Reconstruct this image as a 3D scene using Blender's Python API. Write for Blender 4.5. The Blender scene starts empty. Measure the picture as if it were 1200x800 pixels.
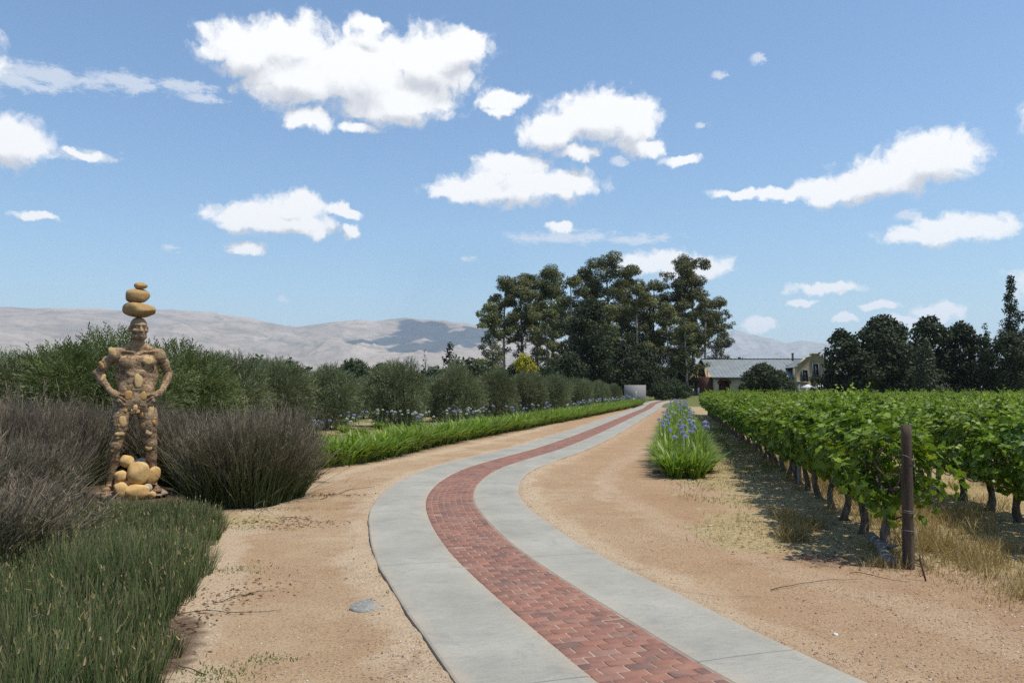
import bpy, math, random
import numpy as np
from mathutils import Vector, Matrix, Quaternion

C = bpy.context.scene.collection
SC = bpy.context.scene
rng = np.random.default_rng(11)
random.seed(5)
R = math.radians
PI = math.pi

# ------------------------------------------------------------------ camera
FPX, CAMH, PITCH = 933.0, 1.9, math.atan(56 / 933)
cam = bpy.data.objects.new('camera', bpy.data.cameras.new('camera'))
C.objects.link(cam)
cam.location = (0, 0, CAMH)
cam.rotation_euler = (PI / 2 + PITCH, 0, 0)
cam.data.sensor_width = 36
cam.data.lens = 36 * FPX / 1200
cam.data.clip_start = 0.1
cam.data.clip_end = 60000
SC.camera = cam
_F = np.array([0, math.cos(PITCH), math.sin(PITCH)])
_U = np.array([0, -math.sin(PITCH), math.cos(PITCH)])


def ray(px, py):
    return _F * FPX + np.array([px - 600, 0, 0]) - _U * (py - 400)


def at(px, py, z=0.0):
    r = ray(px, py)
    return r * ((z - CAMH) / r[2]) + np.array([0, 0, CAMH])


def at_depth(px, py, y):
    r = ray(px, py)
    return r * (y / r[1]) + np.array([0, 0, CAMH])


# ------------------------------------------------------------------ sun, sky, exposure
SUN_EL, SUN_AZ = R(66), R(110)
sun = bpy.data.objects.new('sun', bpy.data.lights.new('sun', 'SUN'))
C.objects.link(sun)
sd = Vector((math.sin(SUN_AZ) * math.cos(SUN_EL), math.cos(SUN_AZ) * math.cos(SUN_EL), math.sin(SUN_EL)))
sun.rotation_euler = sd.to_track_quat('Z', 'Y').to_euler()
sun.data.energy = 4.9
sun.data.angle = R(0.55)
sun.data.color = (1.0, 0.94, 0.84)

SC.view_settings.view_transform = 'Standard'
SC.view_settings.look = 'None'
SC.view_settings.gamma = 1
SC.view_settings.exposure = 0.0
SC.render.engine = 'CYCLES'
SC.cycles.max_bounces = 7
SC.cycles.diffuse_bounces = 3
SC.cycles.glossy_bounces = 2
SC.cycles.transmission_bounces = 4
SC.cycles.volume_bounces = 1
SC.cycles.transparent_max_bounces = 6
SC.cycles.sample_clamp_indirect = 6
SC.cycles.use_denoising = False
SC.cycles.denoiser = 'OPENIMAGEDENOISE'
SC.cycles.denoising_input_passes = 'RGB_ALBEDO_NORMAL'

world = bpy.data.worlds.new('World')
SC.world = world
world.use_nodes = True
wt = world.node_tree
wt.nodes.clear()


def N(t, kind, **kw):
    n = t.nodes.new(kind)
    for k, v in kw.items():
        setattr(n, k, v)
    return n


def math_node(t, op, a=None, b=None, c=None, clamp=False):
    n = t.nodes.new('ShaderNodeMath')
    n.operation = op
    n.use_clamp = clamp
    for i, v in enumerate((a, b, c)):
        if v is None:
            continue
        if isinstance(v, (int, float)):
            n.inputs[i].default_value = v
        else:
            t.links.new(v, n.inputs[i])
    return n.outputs[0]


def vmath(t, op, a=None, b=None, c=None):
    n = t.nodes.new('ShaderNodeVectorMath')
    n.operation = op
    for i, v in enumerate((a, b, c)):
        if v is None:
            continue
        if isinstance(v, (tuple, list)):
            n.inputs[i].default_value = v
        else:
            t.links.new(v, n.inputs[i])
    return n.outputs['Value'] if op in ('LENGTH', 'DOT_PRODUCT', 'DISTANCE') else n.outputs['Vector']


# clouds: lobes given by the direction (azimuth, elevation) they stand in, in the real sky
CLOUDS = [  # px, py, rx, ry
    (292, 58, 58, 30), (345, 50, 52, 30), (350, 88, 70, 36), (425, 85, 78, 48), (500, 75, 66, 40), (535, 56, 44, 22), (470, 120, 66, 26),
    (362, 141, 30, 12), (432, 28, 26, 9), (588, 117, 34, 11), (585, 132, 16, 7), (420, 150, 22, 7), (702, 136, 68, 30), (652, 153, 46, 22),
    (745, 146, 32, 30), (757, 174, 25, 13), (798, 188, 20, 7), (600, 218, 82, 22), (560, 222, 66, 17), (652, 217, 56, 20), (598, 192, 46, 15),
    (676, 180, 26, 9), (296, 253, 50, 18), (348, 243, 38, 20), (338, 263, 62, 12), (402, 248, 22, 8), (286, 289, 19, 9), (412, 272, 10, 9),
    (5, 165, 46, 24), (98, 178, 18, 5), (40, 254, 20, 6), (657, 267, 20, 7), (1088, 184, 54, 28), (1040, 206, 58, 23), (985, 223, 60, 17),
    (918, 226, 38, 8), (868, 226, 34, 7), (1120, 269, 66, 15), (760, 307, 46, 13), (810, 316, 48, 18), (970, 338, 40, 7), (940, 354, 18, 4),
    (890, 381, 25, 10), (1030, 358, 18, 6), (1098, 366, 30, 11), (1062, 380, 22, 9), (990, 374, 14, 5), (-120, 60, 90, 40), (1330, 120, 80, 40),
    (1290, 330, 70, 20),
]
WISPS = [  # px, py, rx, ry
    (60, 90, 84, 13), (30, 98, 50, 9), (150, 96, 60, 12), (215, 101, 46, 9), (235, 115, 30, 6), (750, 281, 50, 8), (100, 182, 40, 9),
    (660, 278, 90, 10), (724, 189, 13.5, 8.0), (201, 290, 13.5, 6.4), (1064, 252, 18.0, 8.0), (889, 69, 13.5, 8.0), (842, 87, 12.0, 4.800000000000001), (820, 148, 7.5, 6.4),
    (332, 349, 9.0, 6.4), (548, 302, 12.0, 4.800000000000001),
]


def azel(px, py):
    r = ray(px, py)
    r = r / np.linalg.norm(r)
    return math.atan2(r[0], r[1]), math.asin(r[2])


def field_group(name, lobes, k):
    g = bpy.data.node_groups.new(name, 'ShaderNodeTree')
    g.interface.new_socket(name='P', in_out='INPUT', socket_type='NodeSocketVector')
    g.interface.new_socket(name='F', in_out='OUTPUT', socket_type='NodeSocketFloat')
    gi = g.nodes.new('NodeGroupInput')
    go = g.nodes.new('NodeGroupOutput')
    acc = None
    for (px, py, rx, ry) in lobes:
        a, e = azel(px, py)
        irx, iry = FPX / rx, FPX / ry
        m = vmath(g, 'MULTIPLY_ADD', gi.outputs[0], (irx, iry, 0), (-a * irx, -e * iry, 0))
        l = vmath(g, 'LENGTH', m)
        acc = l if acc is None else math_node(g, 'SMOOTH_MIN', acc, l, k)
    g.links.new(acc, go.inputs[0])
    return g


def build_world():
    t = wt
    out = N(t, 'ShaderNodeOutputWorld')
    bg = N(t, 'ShaderNodeBackground')
    STR = 0.135
    bg.inputs['Strength'].default_value = STR
    sky = N(t, 'ShaderNodeTexSky', sky_type='NISHITA', sun_disc=False)
    sky.sun_elevation = SUN_EL
    sky.sun_rotation = SUN_AZ
    sky.altitude = 100
    sky.air_density = 1.2
    sky.dust_density = 0.7
    sky.ozone_density = 1.3
    tc = N(t, 'ShaderNodeTexCoord')
    sep = N(t, 'ShaderNodeSeparateXYZ')
    t.links.new(tc.outputs['Generated'], sep.inputs[0])
    az = math_node(t, 'ARCTAN2', sep.outputs[0], sep.outputs[1])
    el = math_node(t, 'ARCSINE', sep.outputs[2])
    comb = N(t, 'ShaderNodeCombineXYZ')
    t.links.new(az, comb.inputs[0])
    t.links.new(el, comb.inputs[1])
    P = comb.outputs[0]

    def noise(vec, scale, detail, rough=0.55, lac=2.1):
        n = N(t, 'ShaderNodeTexNoise', noise_dimensions='2D')
        n.inputs['Scale'].default_value = scale
        n.inputs['Detail'].default_value = detail
        n.inputs['Roughness'].default_value = rough
        n.inputs['Lacunarity'].default_value = lac
        t.links.new(vec, n.inputs['Vector'])
        return n
    gA = field_group('cumulus', CLOUDS, 0.22)
    gW = field_group('wisp', WISPS, 0.3)

    def lobes(Pv):
        w = noise(Pv, 24, 4, 0.58)
        off = vmath(t, 'MULTIPLY_ADD', w.outputs['Color'], (0.034, 0.026, 0), (-0.017, -0.013, 0))
        pw = vmath(t, 'ADD', Pv, off)
        gn = N(t, 'ShaderNodeGroup')
        gn.node_tree = gA
        t.links.new(pw, gn.inputs[0])
        return pw, gn.outputs[0]
    pw, f0 = lobes(P)
    f1 = lobes(vmath(t, 'ADD', P, (0.004, 0.026, 0)))[1]
    v = N(t, 'ShaderNodeTexVoronoi', feature='F1', voronoi_dimensions='2D')
    v.inputs['Scale'].default_value = 36
    v.inputs['Detail'].default_value = 2
    v.inputs['Roughness'].default_value = 0.55
    t.links.new(pw, v.inputs['Vector'])
    n = noise(pw, 52, 6, 0.54)
    d0 = math_node(t, 'MULTIPLY_ADD', n.outputs['Fac'], 0.74, math_node(t, 'MULTIPLY_ADD', v.outputs['Distance'], 0.30, f0))

    def mrange(v, a, b, c, d, smooth=True):
        m = N(t, 'ShaderNodeMapRange')
        m.interpolation_type = 'SMOOTHSTEP' if smooth else 'LINEAR'
        t.links.new(v, m.inputs[0])
        for i, q in enumerate((a, b, c, d)):
            m.inputs[i + 1].default_value = q
        return m.outputs[0]
    cover = mrange(d0, 1.80, 1.26, 0, 1)
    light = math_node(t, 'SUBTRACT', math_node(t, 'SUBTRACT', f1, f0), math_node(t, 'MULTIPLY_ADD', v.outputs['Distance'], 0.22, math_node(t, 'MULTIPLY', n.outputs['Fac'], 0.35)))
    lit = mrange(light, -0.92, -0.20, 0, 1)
    # wisps
    wn = noise(vmath(t, 'MULTIPLY', P, (0.55, 1.3, 1)), 70, 9, 0.72)
    gw = N(t, 'ShaderNodeGroup')
    gw.node_tree = gW
    wo = vmath(t, 'MULTIPLY_ADD', wn.outputs['Color'], (0.03, 0.012, 0), (-0.015, -0.006, 0))
    t.links.new(vmath(t, 'ADD', P, wo), gw.inputs[0])
    wd = math_node(t, 'MULTIPLY_ADD', wn.outputs['Fac'], 2.0, gw.outputs[0])
    wcov = mrange(wd, 1.95, 1.25, 0, 0.70)
    # colours; bright cloud tops and grey bases are light and shade painted in
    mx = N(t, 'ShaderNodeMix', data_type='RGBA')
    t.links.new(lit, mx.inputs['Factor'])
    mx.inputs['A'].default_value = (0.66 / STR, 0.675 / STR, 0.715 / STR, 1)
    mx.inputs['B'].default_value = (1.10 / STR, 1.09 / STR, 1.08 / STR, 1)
    skyc = N(t, 'ShaderNodeMix', data_type='RGBA', blend_type='MULTIPLY')
    skyc.inputs['Factor'].default_value = 1
    t.links.new(sky.outputs[0], skyc.inputs['A'])
    skyc.inputs['B'].default_value = (0.75, 0.95, 1.11, 1)
    m1 = N(t, 'ShaderNodeMix', data_type='RGBA')
    t.links.new(wcov, m1.inputs['Factor'])
    t.links.new(skyc.outputs['Result'], m1.inputs['A'])
    m1.inputs['B'].default_value = (0.82 / STR, 0.86 / STR, 0.93 / STR, 1)
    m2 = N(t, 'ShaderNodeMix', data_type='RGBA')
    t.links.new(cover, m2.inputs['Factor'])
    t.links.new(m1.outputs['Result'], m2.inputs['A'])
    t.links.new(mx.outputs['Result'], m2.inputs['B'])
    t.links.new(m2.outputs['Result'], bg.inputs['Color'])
    t.links.new(bg.outputs[0], out.inputs[0])
    world.cycles.sampling_method = 'NONE'


build_world()

# ------------------------------------------------------------------ helpers


def tag(o, label=None, cat=None, group=None, kind=None):
    if label:
        o['label'] = label
    if cat:
        o['category'] = cat
    if group:
        o['group'] = group
    if kind:
        o['kind'] = kind
    return o


def empty(name, loc=(0, 0, 0), rz=0.0):
    o = bpy.data.objects.new(name, None)
    C.objects.link(o)
    o.location = loc
    o.rotation_euler = (0, 0, rz)
    o.empty_display_size = 0.2
    return o


class Geo:
    """collects vertices, faces of any size and per-vertex attributes for ONE mesh"""

    def __init__(self):
        self.V, self.F, self.n = [], [], 0
        self.A = {}
        self.mi = []

    def add(self, V, Fs, mi=0, **attrs):
        V = np.asarray(V, dtype=np.float64).reshape(-1, 3)
        if not isinstance(Fs, list):
            Fs = [Fs]
        for f in Fs:
            f = np.asarray(f, dtype=np.int64)
            if f.size:
                self.F.append(f + self.n)
                self.mi.append(np.full(len(f), mi))
        for k in set(list(attrs) + list(self.A)):
            if k not in self.A:
                self.A[k] = [np.zeros(self.n)] if self.n else []
            a = attrs.get(k, 0.0)
            self.A[k].append(np.broadcast_to(np.asarray(a, dtype=np.float64).reshape(-1), (len(V),)) if np.size(a) == 1 else np.asarray(a, float).reshape(-1))
        self.V.append(V)
        self.n += len(V)
        return self

    def mesh(self, name, mats, smooth=False, uv=None):
        V = np.concatenate(self.V)
        me = bpy.data.meshes.new(name)
        me.vertices.add(len(V))
        me.vertices.foreach_set('co', V.astype(np.float32).ravel())
        nl = sum(f.size for f in self.F)
        npoly = sum(len(f) for f in self.F)
        me.loops.add(nl)
        me.polygons.add(npoly)
        vi = np.concatenate([f.ravel() for f in self.F]).astype(np.int32)
        me.loops.foreach_set('vertex_index', vi)
        st, s = [], 0
        for f in self.F:
            st.append(s + np.arange(len(f)) * f.shape[1])
            s += f.size
        me.polygons.foreach_set('loop_start', np.concatenate(st).astype(np.int32))
        for m in (mats if isinstance(mats, (list, tuple)) else [mats]):
            me.materials.append(m)
        me.polygons.foreach_set('material_index', np.concatenate(self.mi).astype(np.int32))
        if smooth:
            me.polygons.foreach_set('use_smooth', np.ones(npoly, dtype=bool))
        for k, lst in self.A.items():
            at_ = me.attributes.new(k, 'FLOAT', 'POINT')
            at_.data.foreach_set('value', np.concatenate(lst).astype(np.float32))
        me.update(calc_edges=True)
        if uv is not None:
            ul = me.uv_layers.new(name='UVMap')
            ul.data.foreach_set('uv', uv[vi].astype(np.float32).ravel())
        me.validate()
        return me

    def build(self, name, mats, parent=None, smooth=False, uv=None, loc=None):
        o = bpy.data.objects.new(name, self.mesh(name, mats, smooth, uv))
        C.objects.link(o)
        if parent:
            o.parent = parent
        if loc is not None:
            o.location = loc
        return o


def link_mesh(name, me, parent=None, loc=(0, 0, 0), rz=0.0, scale=None):
    o = bpy.data.objects.new(name, me)
    C.objects.link(o)
    if parent:
        o.parent = parent
    o.location = loc
    o.rotation_euler = (0, 0, rz)
    if scale is not None:
        o.scale = scale if hasattr(scale, '__len__') else (scale,) * 3
    return o


def copy_tree(o, parent=None):
    c = o.copy()
    C.objects.link(c)
    if parent:
        c.parent = parent
    for ch in list(o.children):
        copy_tree(ch, c)
    return c


# numpy value noise
_T = np.random.default_rng(3).random((64, 64, 64)).astype(np.float32)


def vnoise(P):
    P = np.asarray(P, dtype=np.float64)
    i = np.floor(P).astype(int)
    f = P - i
    f = f * f * (3 - 2 * f)
    i0, i1 = i & 63, (i + 1) & 63
    r = 0
    for a in (0, 1):
        for b in (0, 1):
            for c in (0, 1):
                w = (f[..., 0] if a else 1 - f[..., 0]) * (f[..., 1] if b else 1 - f[..., 1]) * (f[..., 2] if c else 1 - f[..., 2])
                r = r + w * _T[(i1 if a else i0)[..., 0], (i1 if b else i0)[..., 1], (i1 if c else i0)[..., 2]]
    return r


def fbm(P, octs=4, gain=0.5, ridge=False):
    P = np.asarray(P, dtype=np.float64)
    s, a, tot = 0, 1.0, 0
    for o in range(octs):
        n = vnoise(P * 2.03 ** o + 17.3 * o)
        if ridge:
            n = 1 - np.abs(2 * n - 1)
        s = s + a * n
        tot += a
        a *= gain
    return s / tot


def unit(v):
    return v / np.maximum(np.linalg.norm(v, axis=-1, keepdims=True), 1e-9)


def rand_dirs(n, g=None):
    return unit((g or rng).normal(size=(n, 3)))


def frames(nrm, up=None):
    """rotation matrices whose z is nrm and whose y is 'up' made perpendicular (random when None)"""
    n = len(nrm)
    z = unit(nrm)
    h = rand_dirs(n) if up is None else up + 0.001 * rand_dirs(n)
    x = unit(np.cross(h, z))
    y = np.cross(z, x)
    return np.stack([x, y, z], axis=2)


def scatter(TV, TF, P, M, S):
    n, k = len(P), len(TV)
    S = np.asarray(S, float)
    if S.ndim == 1:
        S = S[:, None]
    V = np.einsum('nij,nkj->nki', M, TV[None] * S[:, None, :]) + P[:, None, :]
    Fs = [(np.asarray(f)[None] + (np.arange(n) * k)[:, None, None]).reshape(-1, np.asarray(f).shape[1]) for f in TF]
    return V.reshape(-1, 3), Fs


def tube(path, rad, n=6, cap=True):
    path = np.asarray(path, float)
    m = len(path)
    rad = np.broadcast_to(np.asarray(rad, float), (m,))
    tg = np.gradient(path, axis=0)
    tg = unit(tg)
    ref = np.array([0.31, 0.95, 0.05]) if abs(tg[0][2]) > 0.7 else np.array([0, 0, 1.0])
    x = unit(np.cross(ref[None] + 0 * tg, tg))
    y = np.cross(tg, x)
    a = np.linspace(0, 2 * PI, n, endpoint=False)
    V = path[:, None] + rad[:, None, None] * (np.cos(a)[None, :, None] * x[:, None] + np.sin(a)[None, :, None] * y[:, None])
    V = V.reshape(-1, 3)
    i = np.arange(m - 1)[:, None] * n
    j = np.arange(n)[None]
    j2 = (j + 1) % n
    Q = np.stack([i + j, i + j2, i + n + j2, i + n + j], axis=-1).reshape(-1, 4)
    Fs = [Q]
    if cap:
        Fs.append(np.array([list(range(n - 1, -1, -1)), [(m - 1) * n + q for q in range(n)]]))
    return V, Fs


def box(c, s, rz=0.0, bev=0.0):
    """box with its centre at c and full size s, chamfered when bev > 0"""
    hx, hy, hz = s[0] / 2, s[1] / 2, s[2] / 2
    if bev <= 0:
        V = np.array([(x, y, z) for z in (-hz, hz) for y in (-hy, hy) for x in (-hx, hx)], float)
        Fq = np.array([(0, 2, 3, 1), (4, 5, 7, 6), (0, 1, 5, 4), (2, 6, 7, 3), (0, 4, 6, 2), (1, 3, 7, 5)])
        Fs = [Fq]
    else:
        b = min(bev, hx * .9, hy * .9, hz * .9)

        def ring(x, y, z):
            return [(-x, -y, z), (x, -y, z), (x, y, z), (-x, y, z)]
        V = np.array(ring(hx - b, hy - b, -hz) + ring(hx, hy, -hz + b) + ring(hx, hy, hz - b) + ring(hx - b, hy - b, hz), float)
        q = [(3, 2, 1, 0), (12, 13, 14, 15)]
        for k in range(3):
            for j in range(4):
                q.append((k * 4 + j, k * 4 + (j + 1) % 4, k * 4 + 4 + (j + 1) % 4, k * 4 + 4 + j))
        Fs = [np.array(q)]
    c_, s_ = math.cos(rz), math.sin(rz)
    V = V @ np.array([[c_, s_, 0], [-s_, c_, 0], [0, 0, 1]]) + np.asarray(c, float)
    return V, Fs


def ribbons(base, dirs, L, W, bend, segs=4, side=None, bend_dir=None, taper=0.12, fold=False):
    n = len(base)
    t = np.linspace(0, 1, segs + 1)
    bd = np.array([0, 0, -1.0])[None] if bend_dir is None else bend_dir
    P = base[:, None] + dirs[:, None] * (L[:, None] * t)[..., None] + np.broadcast_to(bd, (n, 3))[:, None] * ((L * bend)[:, None] * t ** 2)[..., None]
    if side is None:
        a = rng.random(n) * 2 * PI
        side = np.stack([np.cos(a), np.sin(a), 0 * a], 1)
    w = np.where(t < 0.6, 1.0, 1.0 - (t - 0.6) / 0.4 * (1 - taper))
    o = side[:, None] * (W[:, None] * w / 2)[..., None]
    V = np.stack([P - o, P + o], axis=2).reshape(-1, 3)
    k = (segs + 1) * 2
    q = np.array([(2 * j, 2 * j + 1, 2 * j + 3, 2 * j + 2) for j in range(segs)])
    Fq = (q[None] + (np.arange(n) * k)[:, None, None]).reshape(-1, 4)
    h = np.repeat(np.tile(t, n), 2)
    return V, Fq, h, k


# ------------------------------------------------------------------ materials
def new_mat(name):
    m = bpy.data.materials.new(name)
    m.use_nodes = True
    nt = m.node_tree
    p = nt.nodes['Principled BSDF']
    return m, nt, p


def ramp(nt, fac, stops):
    r = nt.nodes.new('ShaderNodeValToRGB')
    cr = r.color_ramp
    while len(cr.elements) < len(stops):
        cr.elements.new(0.5)
    for e, (pos, col) in zip(cr.elements, stops):
        e.position = pos
        e.color = (*col, 1) if len(col) == 3 else col
    if fac is not None:
        nt.links.new(fac, r.inputs[0])
    return r.outputs[0]


def ramp_f(nt, fac, a, b):
    mr = nt.nodes.new('ShaderNodeMapRange')
    mr.interpolation_type = 'SMOOTHSTEP'
    mr.inputs[1].default_value, mr.inputs[2].default_value = a, b
    nt.links.new(fac, mr.inputs[0])
    return mr.outputs[0]


def tex_noise(nt, vec, scale, detail=4, rough=0.55, dist=0.0):
    n = nt.nodes.new('ShaderNodeTexNoise')
    n.inputs['Scale'].default_value = scale
    n.inputs['Detail'].default_value = detail
    n.inputs['Roughness'].default_value = rough
    n.inputs['Distortion'].default_value = dist
    if vec is not None:
        nt.links.new(vec, n.inputs['Vector'])
    return n.outputs['Fac']


def mixc(nt, fac, a, b, mode='MIX'):
    m = nt.nodes.new('ShaderNodeMix')
    m.data_type = 'RGBA'
    m.blend_type = mode
    for sock, v in ((m.inputs['Factor'], fac), (m.inputs['A'], a), (m.inputs['B'], b)):
        if isinstance(v, (int, float)):
            sock.default_value = v
        elif isinstance(v, (tuple, list)):
            sock.default_value = (*v, 1) if len(v) == 3 else v
        else:
            nt.links.new(v, sock)
    return m.outputs['Result']


def attr(nt, name):
    a = nt.nodes.new('ShaderNodeAttribute')
    a.attribute_name = name
    return a.outputs['Fac']


def geo_pos(nt):
    return nt.nodes.new('ShaderNodeNewGeometry').outputs['Position']


def obj_pos(nt):
    return nt.nodes.new('ShaderNodeTexCoord').outputs['Object']


def bump(nt, p, height, strength=0.4, dist=0.02):
    b = nt.nodes.new('ShaderNodeBump')
    b.inputs['Strength'].default_value = strength
    b.inputs['Distance'].default_value = dist
    nt.links.new(height, b.inputs['Height'])
    nt.links.new(b.outputs[0], p.inputs['Normal'])


def leaf_mat(name, c0, c1, tip=None, trans=0.25, rough=0.5, spec=0.35, tip_from=0.5, tcol=None, root=None, var=0.25):
    m, nt, p = new_mat(name)
    col = ramp(nt, attr(nt, 'tint'), [(0.0, c0), (1.0, c1)])
    if root is not None:
        h = attr(nt, 'h')
        mr = nt.nodes.new('ShaderNodeMapRange')
        mr.inputs[1].default_value, mr.inputs[2].default_value = 0.0, 0.45
        mr.inputs[3].default_value, mr.inputs[4].default_value = 1, 0
        nt.links.new(h, mr.inputs[0])
        col = mixc(nt, mr.outputs[0], col, root)
    if tip is not None:
        h = attr(nt, 'h')
        mr = nt.nodes.new('ShaderNodeMapRange')
        mr.inputs[1].default_value, mr.inputs[2].default_value = tip_from, 1.0
        nt.links.new(h, mr.inputs[0])
        col = mixc(nt, mr.outputs[0], col, tip)
    oi = nt.nodes.new('ShaderNodeObjectInfo')
    hs = nt.nodes.new('ShaderNodeHueSaturation')
    v = math_node(nt, 'MULTIPLY_ADD', oi.outputs['Random'], var, 1 - var / 2)
    nt.links.new(v, hs.inputs['Value'])
    nt.links.new(math_node(nt, 'MULTIPLY_ADD', oi.outputs['Random'], 0.02, 0.49), hs.inputs['Hue'])
    nt.links.new(col, hs.inputs['Color'])
    col = hs.outputs[0]
    nt.links.new(col, p.inputs['Base Color'])
    p.inputs['Roughness'].default_value = rough
    p.inputs['Specular IOR Level'].default_value = spec * 0.55
    if trans > 0:
        tr = nt.nodes.new('ShaderNodeBsdfTranslucent')
        tc_ = mixc(nt, 1.0, col, tcol or (1.25, 1.3, 0.7), 'MULTIPLY')
        nt.links.new(tc_, tr.inputs[0])
        mx = nt.nodes.new('ShaderNodeMixShader')
        mx.inputs[0].default_value = trans
        nt.links.new(p.outputs[0], mx.inputs[1])
        nt.links.new(tr.outputs[0], mx.inputs[2])
        nt.links.new(mx.outputs[0], nt.nodes['Material Output'].inputs['Surface'])
    return m


def plain(name, col, rough=0.7, spec=0.3, nscale=6.0, namt=0.25, bumps=0.0, metal=0.0, detail=5):
    m, nt, p = new_mat(name)
    f = tex_noise(nt, obj_pos(nt), nscale, detail, 0.6)
    lo = tuple(c * (1 - namt) for c in col)
    hi = tuple(min(1, c * (1 + namt)) for c in col)
    nt.links.new(ramp(nt, f, [(0.3, lo), (0.7, hi)]), p.inputs['Base Color'])
    p.inputs['Roughness'].default_value = rough
    p.inputs['Specular IOR Level'].default_value = spec
    p.inputs['Metallic'].default_value = metal
    if bumps:
        bump(nt, p, tex_noise(nt, obj_pos(nt), nscale * 4, 6, 0.65), bumps, 0.03)
    return m


def bark_mat(name, a, b, scale=5.0, stretch=0.25):
    m, nt, p = new_mat(name)
    mp = nt.nodes.new('ShaderNodeMapping')
    mp.inputs['Scale'].default_value = (1, 1, stretch)
    nt.links.new(obj_pos(nt), mp.inputs[0])
    f = tex_noise(nt, mp.outputs[0], scale, 6, 0.65, 0.4)
    nt.links.new(ramp(nt, f, [(0.35, a), (0.65, b)]), p.inputs['Base Color'])
    p.inputs['Roughness'].default_value = 0.85
    p.inputs['Specular IOR Level'].default_value = 0.15
    bump(nt, p, f, 0.6, 0.03)
    return m


M = {}
M['vine_leaf'] = leaf_mat('vine_leaf', (0.055, 0.105, 0.010), (0.225, 0.300, 0.038), trans=0.33, rough=0.42, spec=0.4)
M['olive_leaf'] = leaf_mat('olive_leaf', (0.042, 0.056, 0.022), (0.260, 0.280, 0.150), trans=0.18, rough=0.5, spec=0.35)
M['olive_young'] = leaf_mat('olive_young', (0.055, 0.082, 0.026), (0.190, 0.225, 0.085), trans=0.2, rough=0.5, spec=0.35)
M['gum_leaf'] = leaf_mat('gum_leaf', (0.040, 0.049, 0.018), (0.190, 0.190, 0.068), trans=0.22, rough=0.5, var=0.5)
M['dark_leaf'] = leaf_mat('dark_leaf', (0.018, 0.027, 0.013), (0.056, 0.070, 0.030), trans=0.12, rough=0.55, spec=0.2)
M['mid_leaf'] = leaf_mat('mid_leaf', (0.028, 0.044, 0.020), (0.075, 0.095, 0.040), trans=0.18, rough=0.55, spec=0.25)
M['yellow_leaf'] = leaf_mat('yellow_leaf', (0.26, 0.24, 0.012), (0.46, 0.42, 0.03), trans=0.25)
M['poplar_leaf'] = leaf_mat('poplar_leaf', (0.05, 0.065, 0.035), (0.12, 0.14, 0.075), trans=0.18)
M['strap_leaf'] = leaf_mat('strap_leaf', (0.090, 0.155, 0.018), (0.255, 0.340, 0.050), trans=0.32, rough=0.38, spec=0.45)
M['restio'] = leaf_mat('restio', (0.028, 0.042, 0.013), (0.105, 0.122, 0.044), tip=(0.180, 0.138, 0.104), tip_from=0.50, trans=0.08, rough=0.6, spec=0.2)
M['restio_grey'] = leaf_mat('restio_grey', (0.075, 0.066, 0.040), (0.21, 0.175, 0.120), tip=(0.27, 0.205, 0.150), tip_from=0.4, trans=0.05, rough=0.6, spec=0.2)
M['rush'] = leaf_mat('rush', (0.022, 0.042, 0.012), (0.105, 0.140, 0.045), tip=(0.165, 0.190, 0.075), tip_from=0.60, trans=0.12, rough=0.5, spec=0.3)
M['dry_grass'] = leaf_mat('dry_grass', (0.24, 0.17, 0.075), (0.50, 0.39, 0.19), trans=0.25, rough=0.7, spec=0.15)
M['green_grass'] = leaf_mat('green_grass', (0.07, 0.115, 0.025), (0.19, 0.24, 0.07), trans=0.25, rough=0.6, spec=0.2)
M['blue_petal'] = leaf_mat('blue_petal', (0.36, 0.37, 0.60), (0.58, 0.58, 0.80), trans=0.3, rough=0.5, tcol=(1.1, 1.1, 1.1), var=0.15)
M['white_petal'] = leaf_mat('white_petal', (0.68, 0.68, 0.62), (0.82, 0.82, 0.78), trans=0.3, rough=0.5, tcol=(1.0, 1.0, 0.95), var=0.05)
M['stem'] = plain('stem', (0.11, 0.17, 0.05), 0.5)
M['vine_bark'] = bark_mat('vine_bark', (0.055, 0.042, 0.032), (0.19, 0.155, 0.125), 14, 0.3)
M['olive_bark'] = bark_mat('olive_bark', (0.05, 0.042, 0.034), (0.16, 0.14, 0.115), 8, 0.3)
M['gum_bark'] = bark_mat('gum_bark', (0.20, 0.165, 0.125), (0.55, 0.48, 0.40), 1.2, 0.35)
M['dark_bark'] = bark_mat('dark_bark', (0.03, 0.024, 0.018), (0.08, 0.065, 0.05), 3, 0.3)
M['old_wood'] = bark_mat('old_wood', (0.10, 0.088, 0.075), (0.25, 0.225, 0.195), 9, 0.15)
M['post_wood'] = bark_mat('post_wood', (0.042, 0.030, 0.022), (0.125, 0.092, 0.070), 12, 0.10)
M['grey_post'] = bark_mat('grey_post', (0.20, 0.19, 0.18), (0.36, 0.34, 0.32), 10, 0.15)
M['hose'] = plain('hose', (0.012, 0.012, 0.013), 0.45, 0.4)
M['wire'] = plain('wire', (0.20, 0.19, 0.18), 0.5, 0.4, metal=0.5)
M['rust'] = plain('rust', (0.10, 0.055, 0.035), 0.8)


# ------------------------------------------------------------------ terrain and ground
def gz(x, y):
    t = np.clip((np.asarray(y, float) - 76) / 42, 0, 1)
    return 1.05 * t * t * (3 - 2 * t) + 0 * np.asarray(x, float)


CL = np.array([(5.6, -4), (3.9, -1), (2.6, 1.5), (1.62, 3.6), (0.93, 5.29), (0.68, 6.05), (0.40, 6.9), (0.10, 7.85), (-0.34, 9.4), (-0.74, 11.3), (-1.02, 13.2), (-1.10, 14.8),
               (-1.02, 16.6), (-0.70, 18.9), (-0.05, 21.3), (1.16, 25.3), (3.3, 34), (7.6, 53.2), (10.7, 67), (13.9, 81.2), (16.0, 90), (18.6, 97)])


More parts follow.
